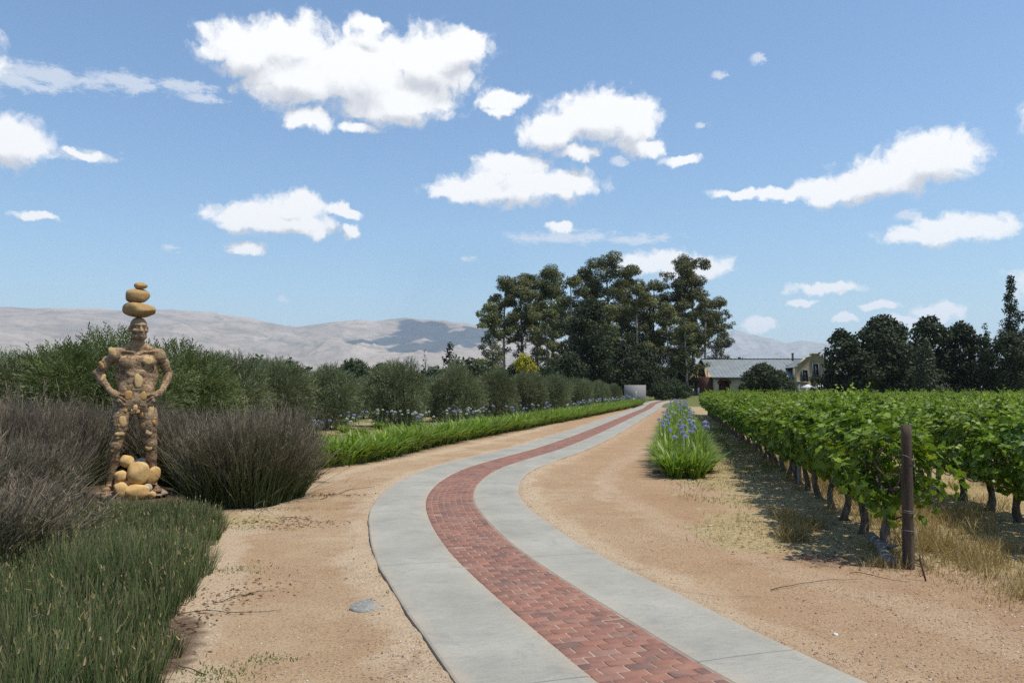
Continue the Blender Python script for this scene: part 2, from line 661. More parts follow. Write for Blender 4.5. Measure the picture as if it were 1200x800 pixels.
def spline(P, step=0.06):
    P = np.asarray(P, float)
    out = []
    n = len(P)
    for i in range(n - 1):
        p0, p1, p2, p3 = P[max(i - 1, 0)], P[i], P[i + 1], P[min(i + 2, n - 1)]
        d = np.linalg.norm(p2 - p1)
        t1, t2 = (p2 - p0) / (np.linalg.norm(p2 - p0) + 1e-9) * d, (p3 - p1) / (np.linalg.norm(p3 - p1) + 1e-9) * d
        t = np.linspace(0, 1, max(4, int(d / step)), endpoint=False)[:, None]
        h = t * t
        c = h * t
        out.append((2 * c - 3 * h + 1) * p1 + (c - 2 * h + t) * t1 + (-2 * c + 3 * h) * p2 + (c - h) * t2)
    out.append(P[-1:])
    Q = np.concatenate(out)
    for _ in range(60):
        Q[1:-1] = Q[1:-1] * .5 + (Q[:-2] + Q[2:]) * .25
    s = np.concatenate([[0], np.cumsum(np.linalg.norm(np.diff(Q, axis=0), axis=1))])
    return Q, s


RQ, RS = spline(CL)
RT = unit(np.gradient(RQ, axis=0))
RN = np.stack([RT[:, 1], -RT[:, 0]], 1)          # to the right of travel


def road(u, v, z=0.0):
    u = np.asarray(u, float)
    x = np.interp(u, RS, RQ[:, 0]) + v * np.interp(u, RS, RN[:, 0])
    y = np.interp(u, RS, RQ[:, 1]) + v * np.interp(u, RS, RN[:, 1])
    return np.stack([x, y, gz(x, y) + z + 0 * x], -1)


def road_v(x, y):
    """signed distance to the road's centre line"""
    q, nrm = RQ[::6], RN[::6]
    best = np.full(x.shape, 1e9)
    sv = np.full(x.shape, 1e9)
    for k in range(len(q)):
        dx, dy = x - q[k, 0], y - q[k, 1]
        d = dx * dx + dy * dy
        m = d < best
        best[m] = d[m]
        sv[m] = (dx * nrm[k, 0] + dy * nrm[k, 1])[m]
    return np.where(sv >= 0, 1, -1) * np.sqrt(best)


ROW0 = np.array([4.22, 8.6])
ROWD = unit(np.array([0.204, 1.0]))
ROWN = np.array([ROWD[1], -ROWD[0]])             # to the right of the rows
ROWANG = -math.atan2(ROWD[0], ROWD[1])


def row_c(x, y):
    dx, dy = x - ROW0[0], y - ROW0[1]
    return dx * ROWD[0] + dy * ROWD[1], dx * ROWN[0] + dy * ROWN[1]


BORDER = np.array([at(375, 551)[:2], at(440, 541)[:2], at(520, 522)[:2], at(600, 506)[:2], at(680, 490.5)[:2], at(735, 479)[:2], (16.2, 93)])


def border_left(x, y):
    bx = np.interp(y, BORDER[:, 1], BORDER[:, 0], left=BORDER[0, 0] - 0.0)
    return bx - x


def build_ground():
    def axis(lo, hi, step, a, b):
        core = np.arange(lo, hi, step)
        L, s, v = [], step, lo
        while v > a:
            s *= 1.22
            v -= s
            L.append(max(v, a))
        Rr, s, v = [], step, core[-1]
        while v < b:
            s *= 1.22
            v += s
            Rr.append(min(v, b))
        return np.concatenate([np.array(L[::-1]), core, np.array(Rr)])
    xs = axis(-9, 14, 0.11, -13000, 13000)
    ys = axis(3.2, 40, 0.13, -600, 14000)
    X, Y = np.meshgrid(xs, ys, indexing='ij')
    sh = X.shape
    near = (np.abs(X) < 60) & (Y > -20) & (Y < 120)
    v = np.full(sh, 1e3)
    v[near] = road_v(X[near], Y[near])
    Z = gz(X, Y)
    P3 = np.stack([X, Y, 0 * X], -1)
    n1 = np.zeros(sh)
    n1[near] = fbm(P3[near] * 1.1, 4) - 0.5
    n2 = np.zeros(sh)
    n2[near] = fbm(P3[near] * 5.0 + 9, 3) - 0.5
    inside = np.clip((1.16 - np.abs(v)) / 0.1, 0, 1)
    edge = np.exp(-((np.abs(v) - 1.34) / 0.22) ** 2)
    Z = Z + near * (0.035 * n1 + 0.018 * n2) * (1 - inside) - 0.10 * inside
    Z += near * np.where(v > 0, 0.030, 0.012) * edge * (1 - inside) + near * 0.05 * edge * n2
    s, c = row_c(X, Y)
    # zones, 0..1: dry = straw, green = short grass, soil = darker bed soil
    dry = np.zeros(sh)
    green = np.zeros(sh)
    soil = np.zeros(sh)
    wob = 0.9 * n1
    vine_zone = np.clip((c + 2.75 + wob * 2.6) / 1.0, 0, 1) * np.clip((s + 0.2 + 1.1 * np.clip(c - .1, 0, 1) + wob * 2) / 0.9, 0, 1)
    dry = np.maximum(dry, vine_zone * np.clip(0.80 + n1 * 1.2, 0, 1))
    green = np.maximum(green, vine_zone * np.clip((s - 2) / 12, .25, 1) * np.clip(2.2 * n1 + 0.42 + 0.25 * np.clip((s - 8) / 10, 0, 1), 0, 0.8) * (c < -0.6))
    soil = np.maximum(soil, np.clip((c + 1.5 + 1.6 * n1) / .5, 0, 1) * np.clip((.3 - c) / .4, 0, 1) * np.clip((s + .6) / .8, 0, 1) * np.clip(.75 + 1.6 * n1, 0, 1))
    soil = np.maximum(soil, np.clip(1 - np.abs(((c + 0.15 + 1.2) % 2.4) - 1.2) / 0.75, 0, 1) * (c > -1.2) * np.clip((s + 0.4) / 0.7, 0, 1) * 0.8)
    b = border_left(X, Y)
    leftz = np.clip((b - 0.2 + wob) / 0.7, 0, 1) * np.clip((Y - 18.5 + wob) / 1.5, 0, 1) * (v < 0)
    dry = np.maximum(dry, leftz * 0.75)
    green = np.maximum(green, leftz * np.clip(0.55 + n1 * 2.0, 0, 0.75))
    lawn = np.clip((Y - 80 + 4 * n1) / 6, 0, 1)
    green = np.maximum(green, lawn * 0.85)
    dry = np.maximum(dry, lawn * 0.5)
    strawpatch = np.exp(-(((X + 4.2) / 0.9) ** 2 + ((Y - 11.7) / 0.55) ** 2))
    dry = np.maximum(dry, np.clip(strawpatch * 1.3 + n1 * 0.6 * (strawpatch > .1), 0, 1))
    bed = np.clip((-2.8 - 0.42 * (Y - 7.5) - X + 1.6 * n1) / .5, 0, 1) * (Y < 12.2) + np.clip((-4.0 - X + 2.5 * n1) / .8, 0, 1) * (Y >= 12.2) * (Y < 17.5)
    soil = np.maximum(soil, np.clip(bed, 0, 1) * 0.9)
    V = np.stack([X, Y, Z], -1).reshape(-1, 3)
    i, j = np.meshgrid(np.arange(sh[0] - 1), np.arange(sh[1] - 1), indexing='ij')
    a = i * sh[1] + j
    Fq = np.stack([a, a + sh[1], a + sh[1] + 1, a + 1], -1).reshape(-1, 4)
    g = Geo()
    g.add(V, Fq, dry=dry.ravel(), green=green.ravel(), soil=soil.ravel(), rv=np.clip(np.abs(v), 0, 50).ravel())
    m, nt, p = new_mat('ground')
    pos = geo_pos(nt)
    big = tex_noise(nt, pos, 0.55, 4, 0.6)
    mid = tex_noise(nt, pos, 3.1, 5, 0.65, 0.3)
    fine = tex_noise(nt, pos, 42, 5, 0.7)
    dirt = ramp(nt, big, [(0.30, (0.335, 0.215, 0.118)), (0.5, (0.400, 0.285, 0.168)), (0.72, (0.450, 0.345, 0.220))])
    dirt = mixc(nt, ramp(nt, mid, [(0.35, (0, 0, 0)), (0.7, (0.55, 0.55, 0.55))]), dirt, (0.345, 0.218, 0.138))
    # scuffs and wheel tracks that follow the drive, and redder gravel to its right
    rvn = math_node(nt, 'ADD', math_node(nt, 'MULTIPLY', attr(nt, 'rv'), 1.6), math_node(nt, 'MULTIPLY', tex_noise(nt, pos, 0.8, 5, 0.65), 2.4))
    trk = math_node(nt, 'SINE', math_node(nt, 'MULTIPLY', rvn, 2.4))
    dirt = mixc(nt, math_node(nt, 'MULTIPLY', ramp_f(nt, trk, 0.1, 1.0), 0.62), dirt, (0.490, 0.385, 0.265))
    sx = nt.nodes.new('ShaderNodeSeparateXYZ')
    nt.links.new(pos, sx.inputs[0])
    red = math_node(nt, 'ADD', sx.outputs[0], math_node(nt, 'MULTIPLY_ADD', tex_noise(nt, pos, 0.9, 5, 0.7), 5.0, -3.3))
    dirt = mixc(nt, math_node(nt, 'MULTIPLY', ramp_f(nt, red, 0.0, 1.6), 0.45), dirt, (0.355, 0.215, 0.120))
    scuff = tex_noise(nt, pos, 1.7, 7, 0.72, 1.5)
    dirt = mixc(nt, math_node(nt, 'MULTIPLY', ramp_f(nt, scuff, 0.53, 0.72), 0.62), dirt, (0.255, 0.160, 0.095))
    grain = ramp(nt, fine, [(0.28, (0.50, 0.46, 0.44)), (0.5, (1, 1, 1)), (0.72, (1.22, 1.2, 1.16))])
    dirt = mixc(nt, 1.0, dirt, grain, 'MULTIPLY')
    vor = nt.nodes.new('ShaderNodeTexVoronoi')
    vor.inputs['Scale'].default_value = 34
    nt.links.new(pos, vor.inputs['Vector'])
    sep = nt.nodes.new('ShaderNodeSeparateColor')
    nt.links.new(vor.outputs['Color'], sep.inputs[0])
    peb = math_node(nt, 'MULTIPLY', math_node(nt, 'LESS_THAN', vor.outputs['Distance'], 0.30), math_node(nt, 'GREATER_THAN', sep.outputs[0], 0.72))
    pebc = ramp(nt, sep.outputs[1], [(0, (0.16, 0.10, 0.07)), (0.5, (0.34, 0.21, 0.13)), (1, (0.52, 0.45, 0.36))])
    dirt = mixc(nt, math_node(nt, 'MULTIPLY', peb, 0.7), dirt, pebc)
    straw = ramp(nt, tex_noise(nt, pos, 14, 6, 0.75, 1.0), [(0.3, (0.16, 0.11, 0.055)), (0.5, (0.36, 0.275, 0.14)), (0.70, (0.56, 0.46, 0.26))])
    grass = ramp(nt, tex_noise(nt, pos, 17, 6, 0.75, 0.8), [(0.3, (0.06, 0.075, 0.024)), (0.55, (0.14, 0.150, 0.050)), (0.75, (0.30, 0.28, 0.12))])
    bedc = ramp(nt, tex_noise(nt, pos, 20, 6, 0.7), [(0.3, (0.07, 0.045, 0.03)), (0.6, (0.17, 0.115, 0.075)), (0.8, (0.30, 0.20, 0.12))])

    def zone(name, width, sc):
        q = math_node(nt, 'ADD', attr(nt, name), math_node(nt, 'MULTIPLY_ADD', tex_noise(nt, pos, sc, 5, 0.7), 1.1, -0.55))
        mr = nt.nodes.new('ShaderNodeMapRange')
        mr.interpolation_type = 'SMOOTHSTEP'
        mr.inputs[1].default_value, mr.inputs[2].default_value = 0.5 - width, 0.5 + width
        nt.links.new(q, mr.inputs[0])
        return mr.outputs[0]
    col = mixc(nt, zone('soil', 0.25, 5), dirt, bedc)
    col = mixc(nt, zone('dry', 0.22, 6), col, straw)
    col = mixc(nt, zone('green', 0.22, 4), col, grass)
    # far plain: dull olive farmland
    dist = nt.nodes.new('ShaderNodeVectorMath')
    dist.operation = 'LENGTH'
    nt.links.new(pos, dist.inputs[0])
    mr = nt.nodes.new('ShaderNodeMapRange')
    mr.inputs[1].default_value, mr.inputs[2].default_value = 150, 500
    nt.links.new(dist.outputs['Value'], mr.inputs[0])
    farc = ramp(nt, tex_noise(nt, pos, 0.006, 5, 0.6), [(0.35, (0.09, 0.10, 0.05)), (0.65, (0.24, 0.20, 0.12))])
    col = mixc(nt, mr.outputs[0], col, farc)
    nt.links.new(col, p.inputs['Base Color'])
    p.inputs['Roughness'].default_value = 0.95
    p.inputs['Specular IOR Level'].default_value = 0.1
    hgt = math_node(nt, 'ADD', math_node(nt, 'MULTIPLY', fine, 0.6), math_node(nt, 'MULTIPLY_ADD', mid, 0.8, math_node(nt, 'MULTIPLY', peb, 0.35)))
    bump(nt, p, hgt, 0.85, 0.04)
    o = g.build('ground', m, smooth=True)
    tag(o, kind='structure')
    return o


build_ground()


def concrete_mat():
    m, nt, p = new_mat('concrete')
    pos = geo_pos(nt)
    uvn = nt.nodes.new('ShaderNodeUVMap')
    sep = nt.nodes.new('ShaderNodeSeparateXYZ')
    nt.links.new(uvn.outputs[0], sep.inputs[0])
    big = tex_noise(nt, pos, 0.8, 5, 0.6)
    col = ramp(nt, big, [(0.3, (0.265, 0.252, 0.210)), (0.55, (0.330, 0.315, 0.265)), (0.75, (0.385, 0.368, 0.310))])
    # brushed broom lines across the strip
    mp = nt.nodes.new('ShaderNodeMapping')
    mp.inputs['Scale'].default_value = (9, 1.2, 1)
    nt.links.new(uvn.outputs[0], mp.inputs[0])
    st = tex_noise(nt, mp.outputs[0], 5, 5, 0.7)
    col = mixc(nt, 1.0, col, ramp(nt, st, [(0.3, (0.84, 0.84, 0.84)), (0.55, (1, 1, 1)), (0.75, (1.1, 1.1, 1.08))]), 'MULTIPLY')
    fine = tex_noise(nt, pos, 60, 4, 0.7)
    col = mixc(nt, 1.0, col, ramp(nt, fine, [(0.3, (0.86, 0.85, 0.84)), (0.6, (1.04, 1.04, 1.03))]), 'MULTIPLY')
    # sandy dust creeping in from the edges
    ed = math_node(nt, 'ABSOLUTE', math_node(nt, 'SUBTRACT', math_node(nt, 'ABSOLUTE', sep.outputs[1]), 0.83))
    dn = math_node(nt, 'ADD', ed, math_node(nt, 'MULTIPLY_ADD', tex_noise(nt, pos, 3.5, 6, 0.7), 0.5, -0.25))
    mr = nt.nodes.new('ShaderNodeMapRange')
    mr.inputs[1].default_value, mr.inputs[2].default_value = 0.30, 0.50
    mr.inputs[4].default_value = 0.65
    nt.links.new(dn, mr.inputs[0])
    col = mixc(nt, mr.outputs[0], col, (0.40, 0.315, 0.225))
    blot = tex_noise(nt, pos, 2.2, 7, 0.75, 0.6)
    col = mixc(nt, ramp(nt, blot, [(0.53, (0, 0, 0)), (0.70, (0.62, 0.62, 0.62))]), col, (0.20, 0.195, 0.18))
    # cast joints
    j = math_node(nt, 'LESS_THAN', math_node(nt, 'ABSOLUTE', math_node(nt, 'SUBTRACT', math_node(nt, 'MODULO', math_node(nt, 'ADD', sep.outputs[0], 2.05), 3.6), 1.8)), 0.007)
    col = mixc(nt, math_node(nt, 'MULTIPLY', j, 0.75), col, (0.13, 0.12, 0.11))
    nt.links.new(col, p.inputs['Base Color'])
    p.inputs['Roughness'].default_value = 0.85
    p.inputs['Specular IOR Level'].default_value = 0.25
    bump(nt, p, math_node(nt, 'SUBTRACT', math_node(nt, 'MULTIPLY_ADD', st, 0.5, math_node(nt, 'MULTIPLY', fine, 0.3)), j), 0.35, 0.008)
    return m


def build_road():
    mc = concrete_mat()
    u = np.arange(0.5, RS[-1] - 0.3, 0.10)
    g = Geo()
    uvs = []
    for sgn in (-1, 1):
        prof = [(0.405, -0.10), (0.405, 0.036), (0.415, 0.044), (0.62, 0.047), (0.84, 0.048), (1.05, 0.046), (1.235, 0.042), (1.252, 0.034), (1.258, -0.12)]
        if sgn < 0:
            prof = prof[::-1]
        cols = []
        for (v, z) in prof:
            v = v - (.035 if sgn > 0 and v > 1 else 0)
            vv = v + (0.008 * (vnoise(np.stack([u * 1.7, 0 * u + sgn * 9, 0 * u], -1)) - .5) * 2 if v > 1.17 else 0)
            cols.append(road(u, sgn * vv, z))
        V = np.stack(cols, 1)
        n, k = V.shape[:2]
        a = (np.arange(n - 1)[:, None] * k + np.arange(k - 1)[None]).ravel()
        g.add(V.reshape(-1, 3), np.stack([a, a + 1, a + k + 1, a + k], -1))
        uvs.append(np.stack([np.repeat(u, k), np.tile([sgn * q[0] for q in prof], n)], -1))
    o = g.build('concrete_road', mc, smooth=True, uv=np.concatenate(uvs))
    o.data.polygons.foreach_set('use_smooth', np.zeros(len(o.data.polygons), dtype=bool))
    tag(o, kind='structure')
    # sand bed under the bricks
    g = Geo()
    V = np.stack([road(u, -0.42, 0.0355), road(u, 0.42, 0.0355)], 1)
    a = np.arange(len(u) - 1) * 2
    g.add(V.reshape(-1, 3), np.stack([a, a + 1, a + 3, a + 2], -1))
    ms, nt, p = new_mat('joint_sand')
    nt.links.new(ramp(nt, tex_noise(nt, geo_pos(nt), 30, 5, 0.7), [(0.3, (0.26, 0.19, 0.14)), (0.7, (0.44, 0.345, 0.25))]), p.inputs['Base Color'])
    p.inputs['Roughness'].default_value = 0.95
    tag(g.build('road_joint_sand', ms), kind='structure')
    # clay bricks, laid across the track in stretcher bond
    W, Lb, gap = 0.112, 0.2, 0.008
    g = Geo()
    c = 0
    uu = 0.6
    B, tint, h = [], [], []
    while uu < RS[-1] - 0.5:
        e = [-0.4] + [x for x in np.arange(-0.4 + (Lb if c % 2 == 0 else Lb / 2), 0.39, Lb)] + [0.4]
        for a, b in zip(e[:-1], e[1:]):
            B.append((uu + rng.normal() * 0.0015, uu + W - gap + rng.normal() * 0.0015, a + gap / 2, b - gap / 2, 0.041 + rng.normal() * 0.0014, rng.normal() * 0.0010, rng.normal() * 0.0010))
        uu += W
        c += 1
    B = np.array(B)
    nb = len(B)
    bt = rng.random(nb)
    bh = rng.random(nb)
    inset = 0.006
    vs = []
    for (zl, ins) in ((0.018, 0.0), (-0.006, 0.0), (0.0, inset)):
        for (su, sv) in ((0, 0), (1, 0), (1, 1), (0, 1)):
            uq = np.where(su == 0, B[:, 0] + ins, B[:, 1] - ins)
            vq = np.where(sv == 0, B[:, 2] + ins, B[:, 3] - ins)
            z = (B[:, 4] + zl + (B[:, 5] * (1 if su else -1) + B[:, 6] * (1 if sv else -1))) if zl <= 0 else 0 * uq + zl
            p_ = road(uq, vq, 0)
            p_[:, 2] += z
            vs.append(p_)
    V = np.stack(vs, 1).reshape(-1, 3)
    q = []
    for r in (0, 4):
        for j in range(4):
            q.append((r + j, r + 4 + j, r + 4 + (j + 1) % 4, r + (j + 1) % 4))
    q.append((11, 10, 9, 8))
    Fq = (np.array(q)[None] + (np.arange(nb) * 12)[:, None, None]).reshape(-1, 4)
    g.add(V, Fq, tint=np.repeat(bt, 12), h=np.repeat(bh, 12))
    m, nt, p = new_mat('clay_brick')
    col = ramp(nt, attr(nt, 'tint'), [(0.0, (0.155, 0.066, 0.050)), (0.25, (0.220, 0.088, 0.062)), (0.55, (0.255, 0.104, 0.072)), (0.8, (0.300, 0.118, 0.074)), (1.0, (0.255, 0.138, 0.108))])
    pos = geo_pos(nt)
    n1 = tex_noise(nt, pos, 9, 6, 0.7)
    col = mixc(nt, 1.0, col, ramp(nt, n1, [(0.3, (0.62, 0.60, 0.62)), (0.55, (1, 1, 1)), (0.8, (1.25, 1.2, 1.15))]), 'MULTIPLY')
    # burnt dark faces on some bricks
    dk = math_node(nt, 'MULTIPLY', math_node(nt, 'GREATER_THAN', attr(nt, 'h'), 0.72), ramp_f(nt, tex_noise(nt, pos, 7, 4, 0.6), 0.42, 0.56))
    col = mixc(nt, math_node(nt, 'MULTIPLY', dk, 0.8), col, (0.075, 0.045, 0.048))
    dust = ramp_f(nt, tex_noise(nt, pos, 1.6, 7, 0.75), 0.45, 0.8)
    col = mixc(nt, math_node(nt, 'MULTIPLY_ADD', dust, 0.42, 0.28), col, (0.290, 0.185, 0.135))
    nt.links.new(col, p.inputs['Base Color'])
    p.inputs['Roughness'].default_value = 0.8
    p.inputs['Specular IOR Level'].default_value = 0.25
    bump(nt, p, tex_noise(nt, pos, 60, 5, 0.7), 0.4, 0.008)
    tag(g.build('brick_road', m), kind='structure')


build_road()


# ------------------------------------------------------------------ mountains
def mountains(name, prof, Dn, Dr, Df, seed, c_lo, c_hi, scrub, rough_amp):
    px = np.array([p[0] for p in prof], float)
    py = np.array([p[1] for p in prof], float)
    nx, nd = 420, 130
    xs = np.linspace(px[0], px[-1], nx)
    hs = []
    for x in xs:
        r = ray(x, np.interp(x, px, py))
        hs.append(CAMH + r[2] / math.hypot(r[0], r[1]) * Dr)
    hs = np.array(hs)
    d = np.concatenate([np.linspace(Dn, Dr, 95), np.linspace(Dr, Df, 36)[1:]])
    az = np.array([math.atan2(ray(x, 456)[0], ray(x, 456)[1]) for x in xs])
    A, Dd = np.meshgrid(az, d, indexing='ij')
    Hr = np.repeat(hs[:, None], len(d), 1)
    t = np.where(Dd < Dr, (Dd - Dn) / (Dr - Dn), (Df - Dd) / (Df - Dr))
    X, Y = np.sin(A) * Dd, np.cos(A) * Dd
    P = np.stack([X, Y, 0 * X + seed], -1)
    prof_t = np.where(Dd < Dr, 0.35 * t + 0.65 * t ** 2.2, t ** 0.8)
    rid = fbm(P / 900.0, 6, 0.55, True) - 0.55
    n2 = fbm(P / 240.0, 4, 0.55, True) - 0.55
    Z = Hr * prof_t + (rid * 260 + n2 * 60) * rough_amp * np.clip(t * 3, 0, 1) * np.clip((1.0 - t) * 4 + 0.12, 0, 1)
    fine_r = (fbm(P / 130.0, 4, 0.6) - 0.5) * 30 * rough_amp * np.clip(t * 3, 0, 1)
    Z = np.maximum(Z + fine_r, -5)
    V = np.stack([X, Y, Z], -1).reshape(-1, 3)
    n, k = len(az), len(d)
    i, j = np.meshgrid(np.arange(n - 1), np.arange(k - 1), indexing='ij')
    a = i * k + j
    Fq = np.stack([a, a + k, a + k + 1, a + 1], -1).reshape(-1, 4)
    g = Geo()
    g.add(V, Fq)
    m, nt, p = new_mat(name)
    pos = geo_pos(nt)
    mp = nt.nodes.new('ShaderNodeMapping')
    mp.inputs['Scale'].default_value = (0.001, 0.001, 0.003)
    nt.links.new(pos, mp.inputs[0])
    f1 = tex_noise(nt, mp.outputs[0], 1.6, 8, 0.65, 0.5)
    f2 = tex_noise(nt, mp.outputs[0], 4.5, 8, 0.7, 0.8)
    col = ramp(nt, f1, [(0.35, c_lo), (0.65, c_hi)])
    col = mixc(nt, math_node(nt, 'MULTIPLY', ramp_f(nt, f2, 0.46, 0.64), 0.75), col, scrub)
    f3 = tex_noise(nt, mp.outputs[0], 16, 6, 0.75, 0.4)
    col = mixc(nt, math_node(nt, 'MULTIPLY', ramp_f(nt, f3, 0.50, 0.66), 0.30), col, scrub)
    nt.links.new(col, p.inputs['Base Color'])
    p.inputs['Roughness'].default_value = 1
    p.inputs['Specular IOR Level'].default_value = 0.05
    tag(g.build(name, m, smooth=True), kind='structure')


mountains('mountain_range', [(-420, 392), (-200, 372), (-60, 364), (0, 361), (40, 363), (90, 361), (150, 363), (200, 362), (245, 366), (290, 374), (325, 381),
                             (345, 383), (375, 380), (405, 376), (440, 376), (475, 373), (510, 375), (545, 378), (600, 388), (660, 402), (740, 425)],
          3600, 7000, 9500, 3.0, (0.23, 0.175, 0.14), (0.40, 0.33, 0.265), (0.135, 0.130, 0.090), 1.0)
mountains('rocky_peaks', [(700, 430), (760, 412), (800, 405), (835, 400), (862, 387), (878, 393), (905, 397), (922, 403), (940, 399), (955, 402), (975, 404), (1010, 412), (1060, 420), (1130, 430), (1250, 436), (1400, 440)],
          8200, 11000, 12600, 8.0, (0.22, 0.19, 0.17), (0.36, 0.32, 0.29), (0.15, 0.145, 0.11), 1.5)


def haze():
    g = Geo()
    g.add(*box((0, 6500, 520 - 2), (27000, 15000, 1040)))
    m = bpy.data.materials.new('haze')
    m.use_nodes = True
    nt = m.node_tree
    nt.nodes.clear()
    out = nt.nodes.new('ShaderNodeOutputMaterial')
    v = nt.nodes.new('ShaderNodeVolumePrincipled')
    v.inputs['Color'].default_value = (0.74, 0.86, 1.0, 1)
    v.inputs['Density'].default_value = 8.5e-5
    v.inputs['Anisotropy'].default_value = 0.2
    nt.links.new(v.outputs[0], out.inputs['Volume'])
    m.cycles.homogeneous_volume = True
    tag(g.build('haze', m), kind='stuff')


haze()


def shading_cloud():
    """an unseen cumulus added above the top of the view to shade the range"""
    g = Geo()
    g_ = np.random.default_rng(50)
    r0 = ray(500, 399)
    tgt = r0 / r0[1] * 6150 + np.array([0, 0, CAMH])
    ctr = tgt + np.array(sd) * (3600 / sd[2])
    n, m = 20, 12
    th = np.linspace(0, 2 * PI, n, endpoint=False)
    ph = np.linspace(.12, PI - .12, m)
    T_, P_ = np.meshgrid(th, ph, indexing='ij')
    d = np.stack([np.sin(P_) * np.cos(T_), np.sin(P_) * np.sin(T_), np.cos(P_)], -1).reshape(-1, 3)
    i, j = np.meshgrid(np.arange(n), np.arange(m - 1), indexing='ij')
    q = np.stack([i * m + j, i * m + j + 1, ((i + 1) % n) * m + j + 1, ((i + 1) % n) * m + j], -1).reshape(-1, 4)
    for k in range(64):
        a, rr = g_.random() * 6.28, math.sqrt(g_.random())
        c = ctr + np.array([470 * rr * math.cos(a) + 60 * g_.normal(), 880 * rr * math.sin(a), 120 * (1 - rr) * g_.random()])
        R0 = (90 + 120 * g_.random()) * (1.15 - .5 * rr)
        V = d * (R0 * (1 + .35 * (fbm(d * 2.2 + k * 5.1, 4) - .5)))[:, None] * [1, 1, .62]
        g.add(V + c, q)
    m_, nt, p = new_mat('shadow_cloud_vapour')
    p.inputs['Base Color'].default_value = (.9, .9, .9, 1)
    p.inputs['Roughness'].default_value = 1
    p.inputs['Specular IOR Level'].default_value = 0
    tag(g.build('shadow_cloud', m_, smooth=True), kind='stuff')


shading_cloud()


# ------------------------------------------------------------------ leaves and crowns
def q4(w, L, fold=0.12, droop=0.1):
    """a narrow leaf: two folded halves, base at the origin, tip along +y"""
    V = np.array([(0, 0, 0), (-w / 2, L * .45, fold * w), (0, L * .5, 0), (w / 2, L * .45, fold * w), (0, L, -droop * L)], float)
    return V, [np.array([(0, 2, 1), (0, 3, 2), (1, 2, 4), (2, 3, 4)])]


def diamond(w, L):
    V = np.array([(0, 0, 0), (w / 2, L * .5, 0), (0, L, 0), (-w / 2, L * .5, 0)], float)
    return V, [np.array([(0, 1, 2, 3)])]


def lobed_leaf():
    r = [(0.0, 0.0), (0.20, -0.16), (0.44, -0.10), (0.40, 0.10), (0.60, 0.30), (0.40, 0.42), (0.36, 0.66), (0.17, 0.66), (0.0, 0.98)]
    pts, fs = [], []
    for s in (1, -1):
        b = len(pts)
        for (x, y) in r:
            pts.append((s * x, y, 0.22 * abs(x) - 0.16 * y * y - 0.10 * x * x * 4 * abs(x)))
        fs.append([b + k for k in (range(len(r)) if s > 0 else range(len(r) - 1, -1, -1))])
    return np.array(pts), [np.array(fs)]


def crown(g, clumps, per_area, TV, TF, size, up=0.25, jitter=0.8, inner=0.5, down=0.0, grng=None, hang=0.0, clumptint=0.45, shell=None):
    """leaves through the volume of ellipsoid clumps (centre, radii)"""
    gr = grng or rng
    for (c, r) in clumps:
        r = np.asarray(r, float)
        area = 4 * PI * ((r[0] * r[1]) ** 1.6 + (r[0] * r[2]) ** 1.6 + (r[1] * r[2]) ** 1.6) ** (1 / 1.6) / 3 ** (1 / 1.6)
        n = max(6, int(per_area * area))
        d = rand_dirs(n, gr)
        rr = inner + (1 - inner) * gr.random(n) ** 0.5
        rr = rr * (1 + 0.06 * gr.normal(size=n))
        P = np.asarray(c) + d * rr[:, None] * r
        nrm = unit(d * (0.8) + jitter * gr.normal(size=(n, 3)) * 0.6 + np.array([0, 0, up]))
        upv = None
        if hang:
            upv = unit(gr.normal(size=(n, 3)) * (1 - hang) + np.array([0, 0, -hang]))
        Mx = frames(nrm, upv)
        S = size * (0.7 + 0.6 * gr.random(n))
        V, Fs = scatter(TV, TF, P, Mx, S)
        tn = np.clip(clumptint * gr.random() + (1 - clumptint) * gr.random(n), 0, 1)
        g.add(V, Fs, tint=np.repeat(tn, len(TV)))


def limb(p0, p1, r0, r1, n=6, wob=0.06, g=None, sag=0.0):
    gr = g or rng
    p0, p1 = np.asarray(p0, float), np.asarray(p1, float)
    t = np.linspace(0, 1, n)
    L = np.linalg.norm(p1 - p0)
    o = gr.normal(size=(n, 3)) * wob * L * (np.sin(t * PI)[:, None])
    P = p0 + (p1 - p0) * t[:, None] + o
    P[:, 2] += sag * L * np.sin(t * PI)
    return P, r0 + (r1 - r0) * t


# ------------------------------------------------------------------ grapevines
LV, LF = lobed_leaf()


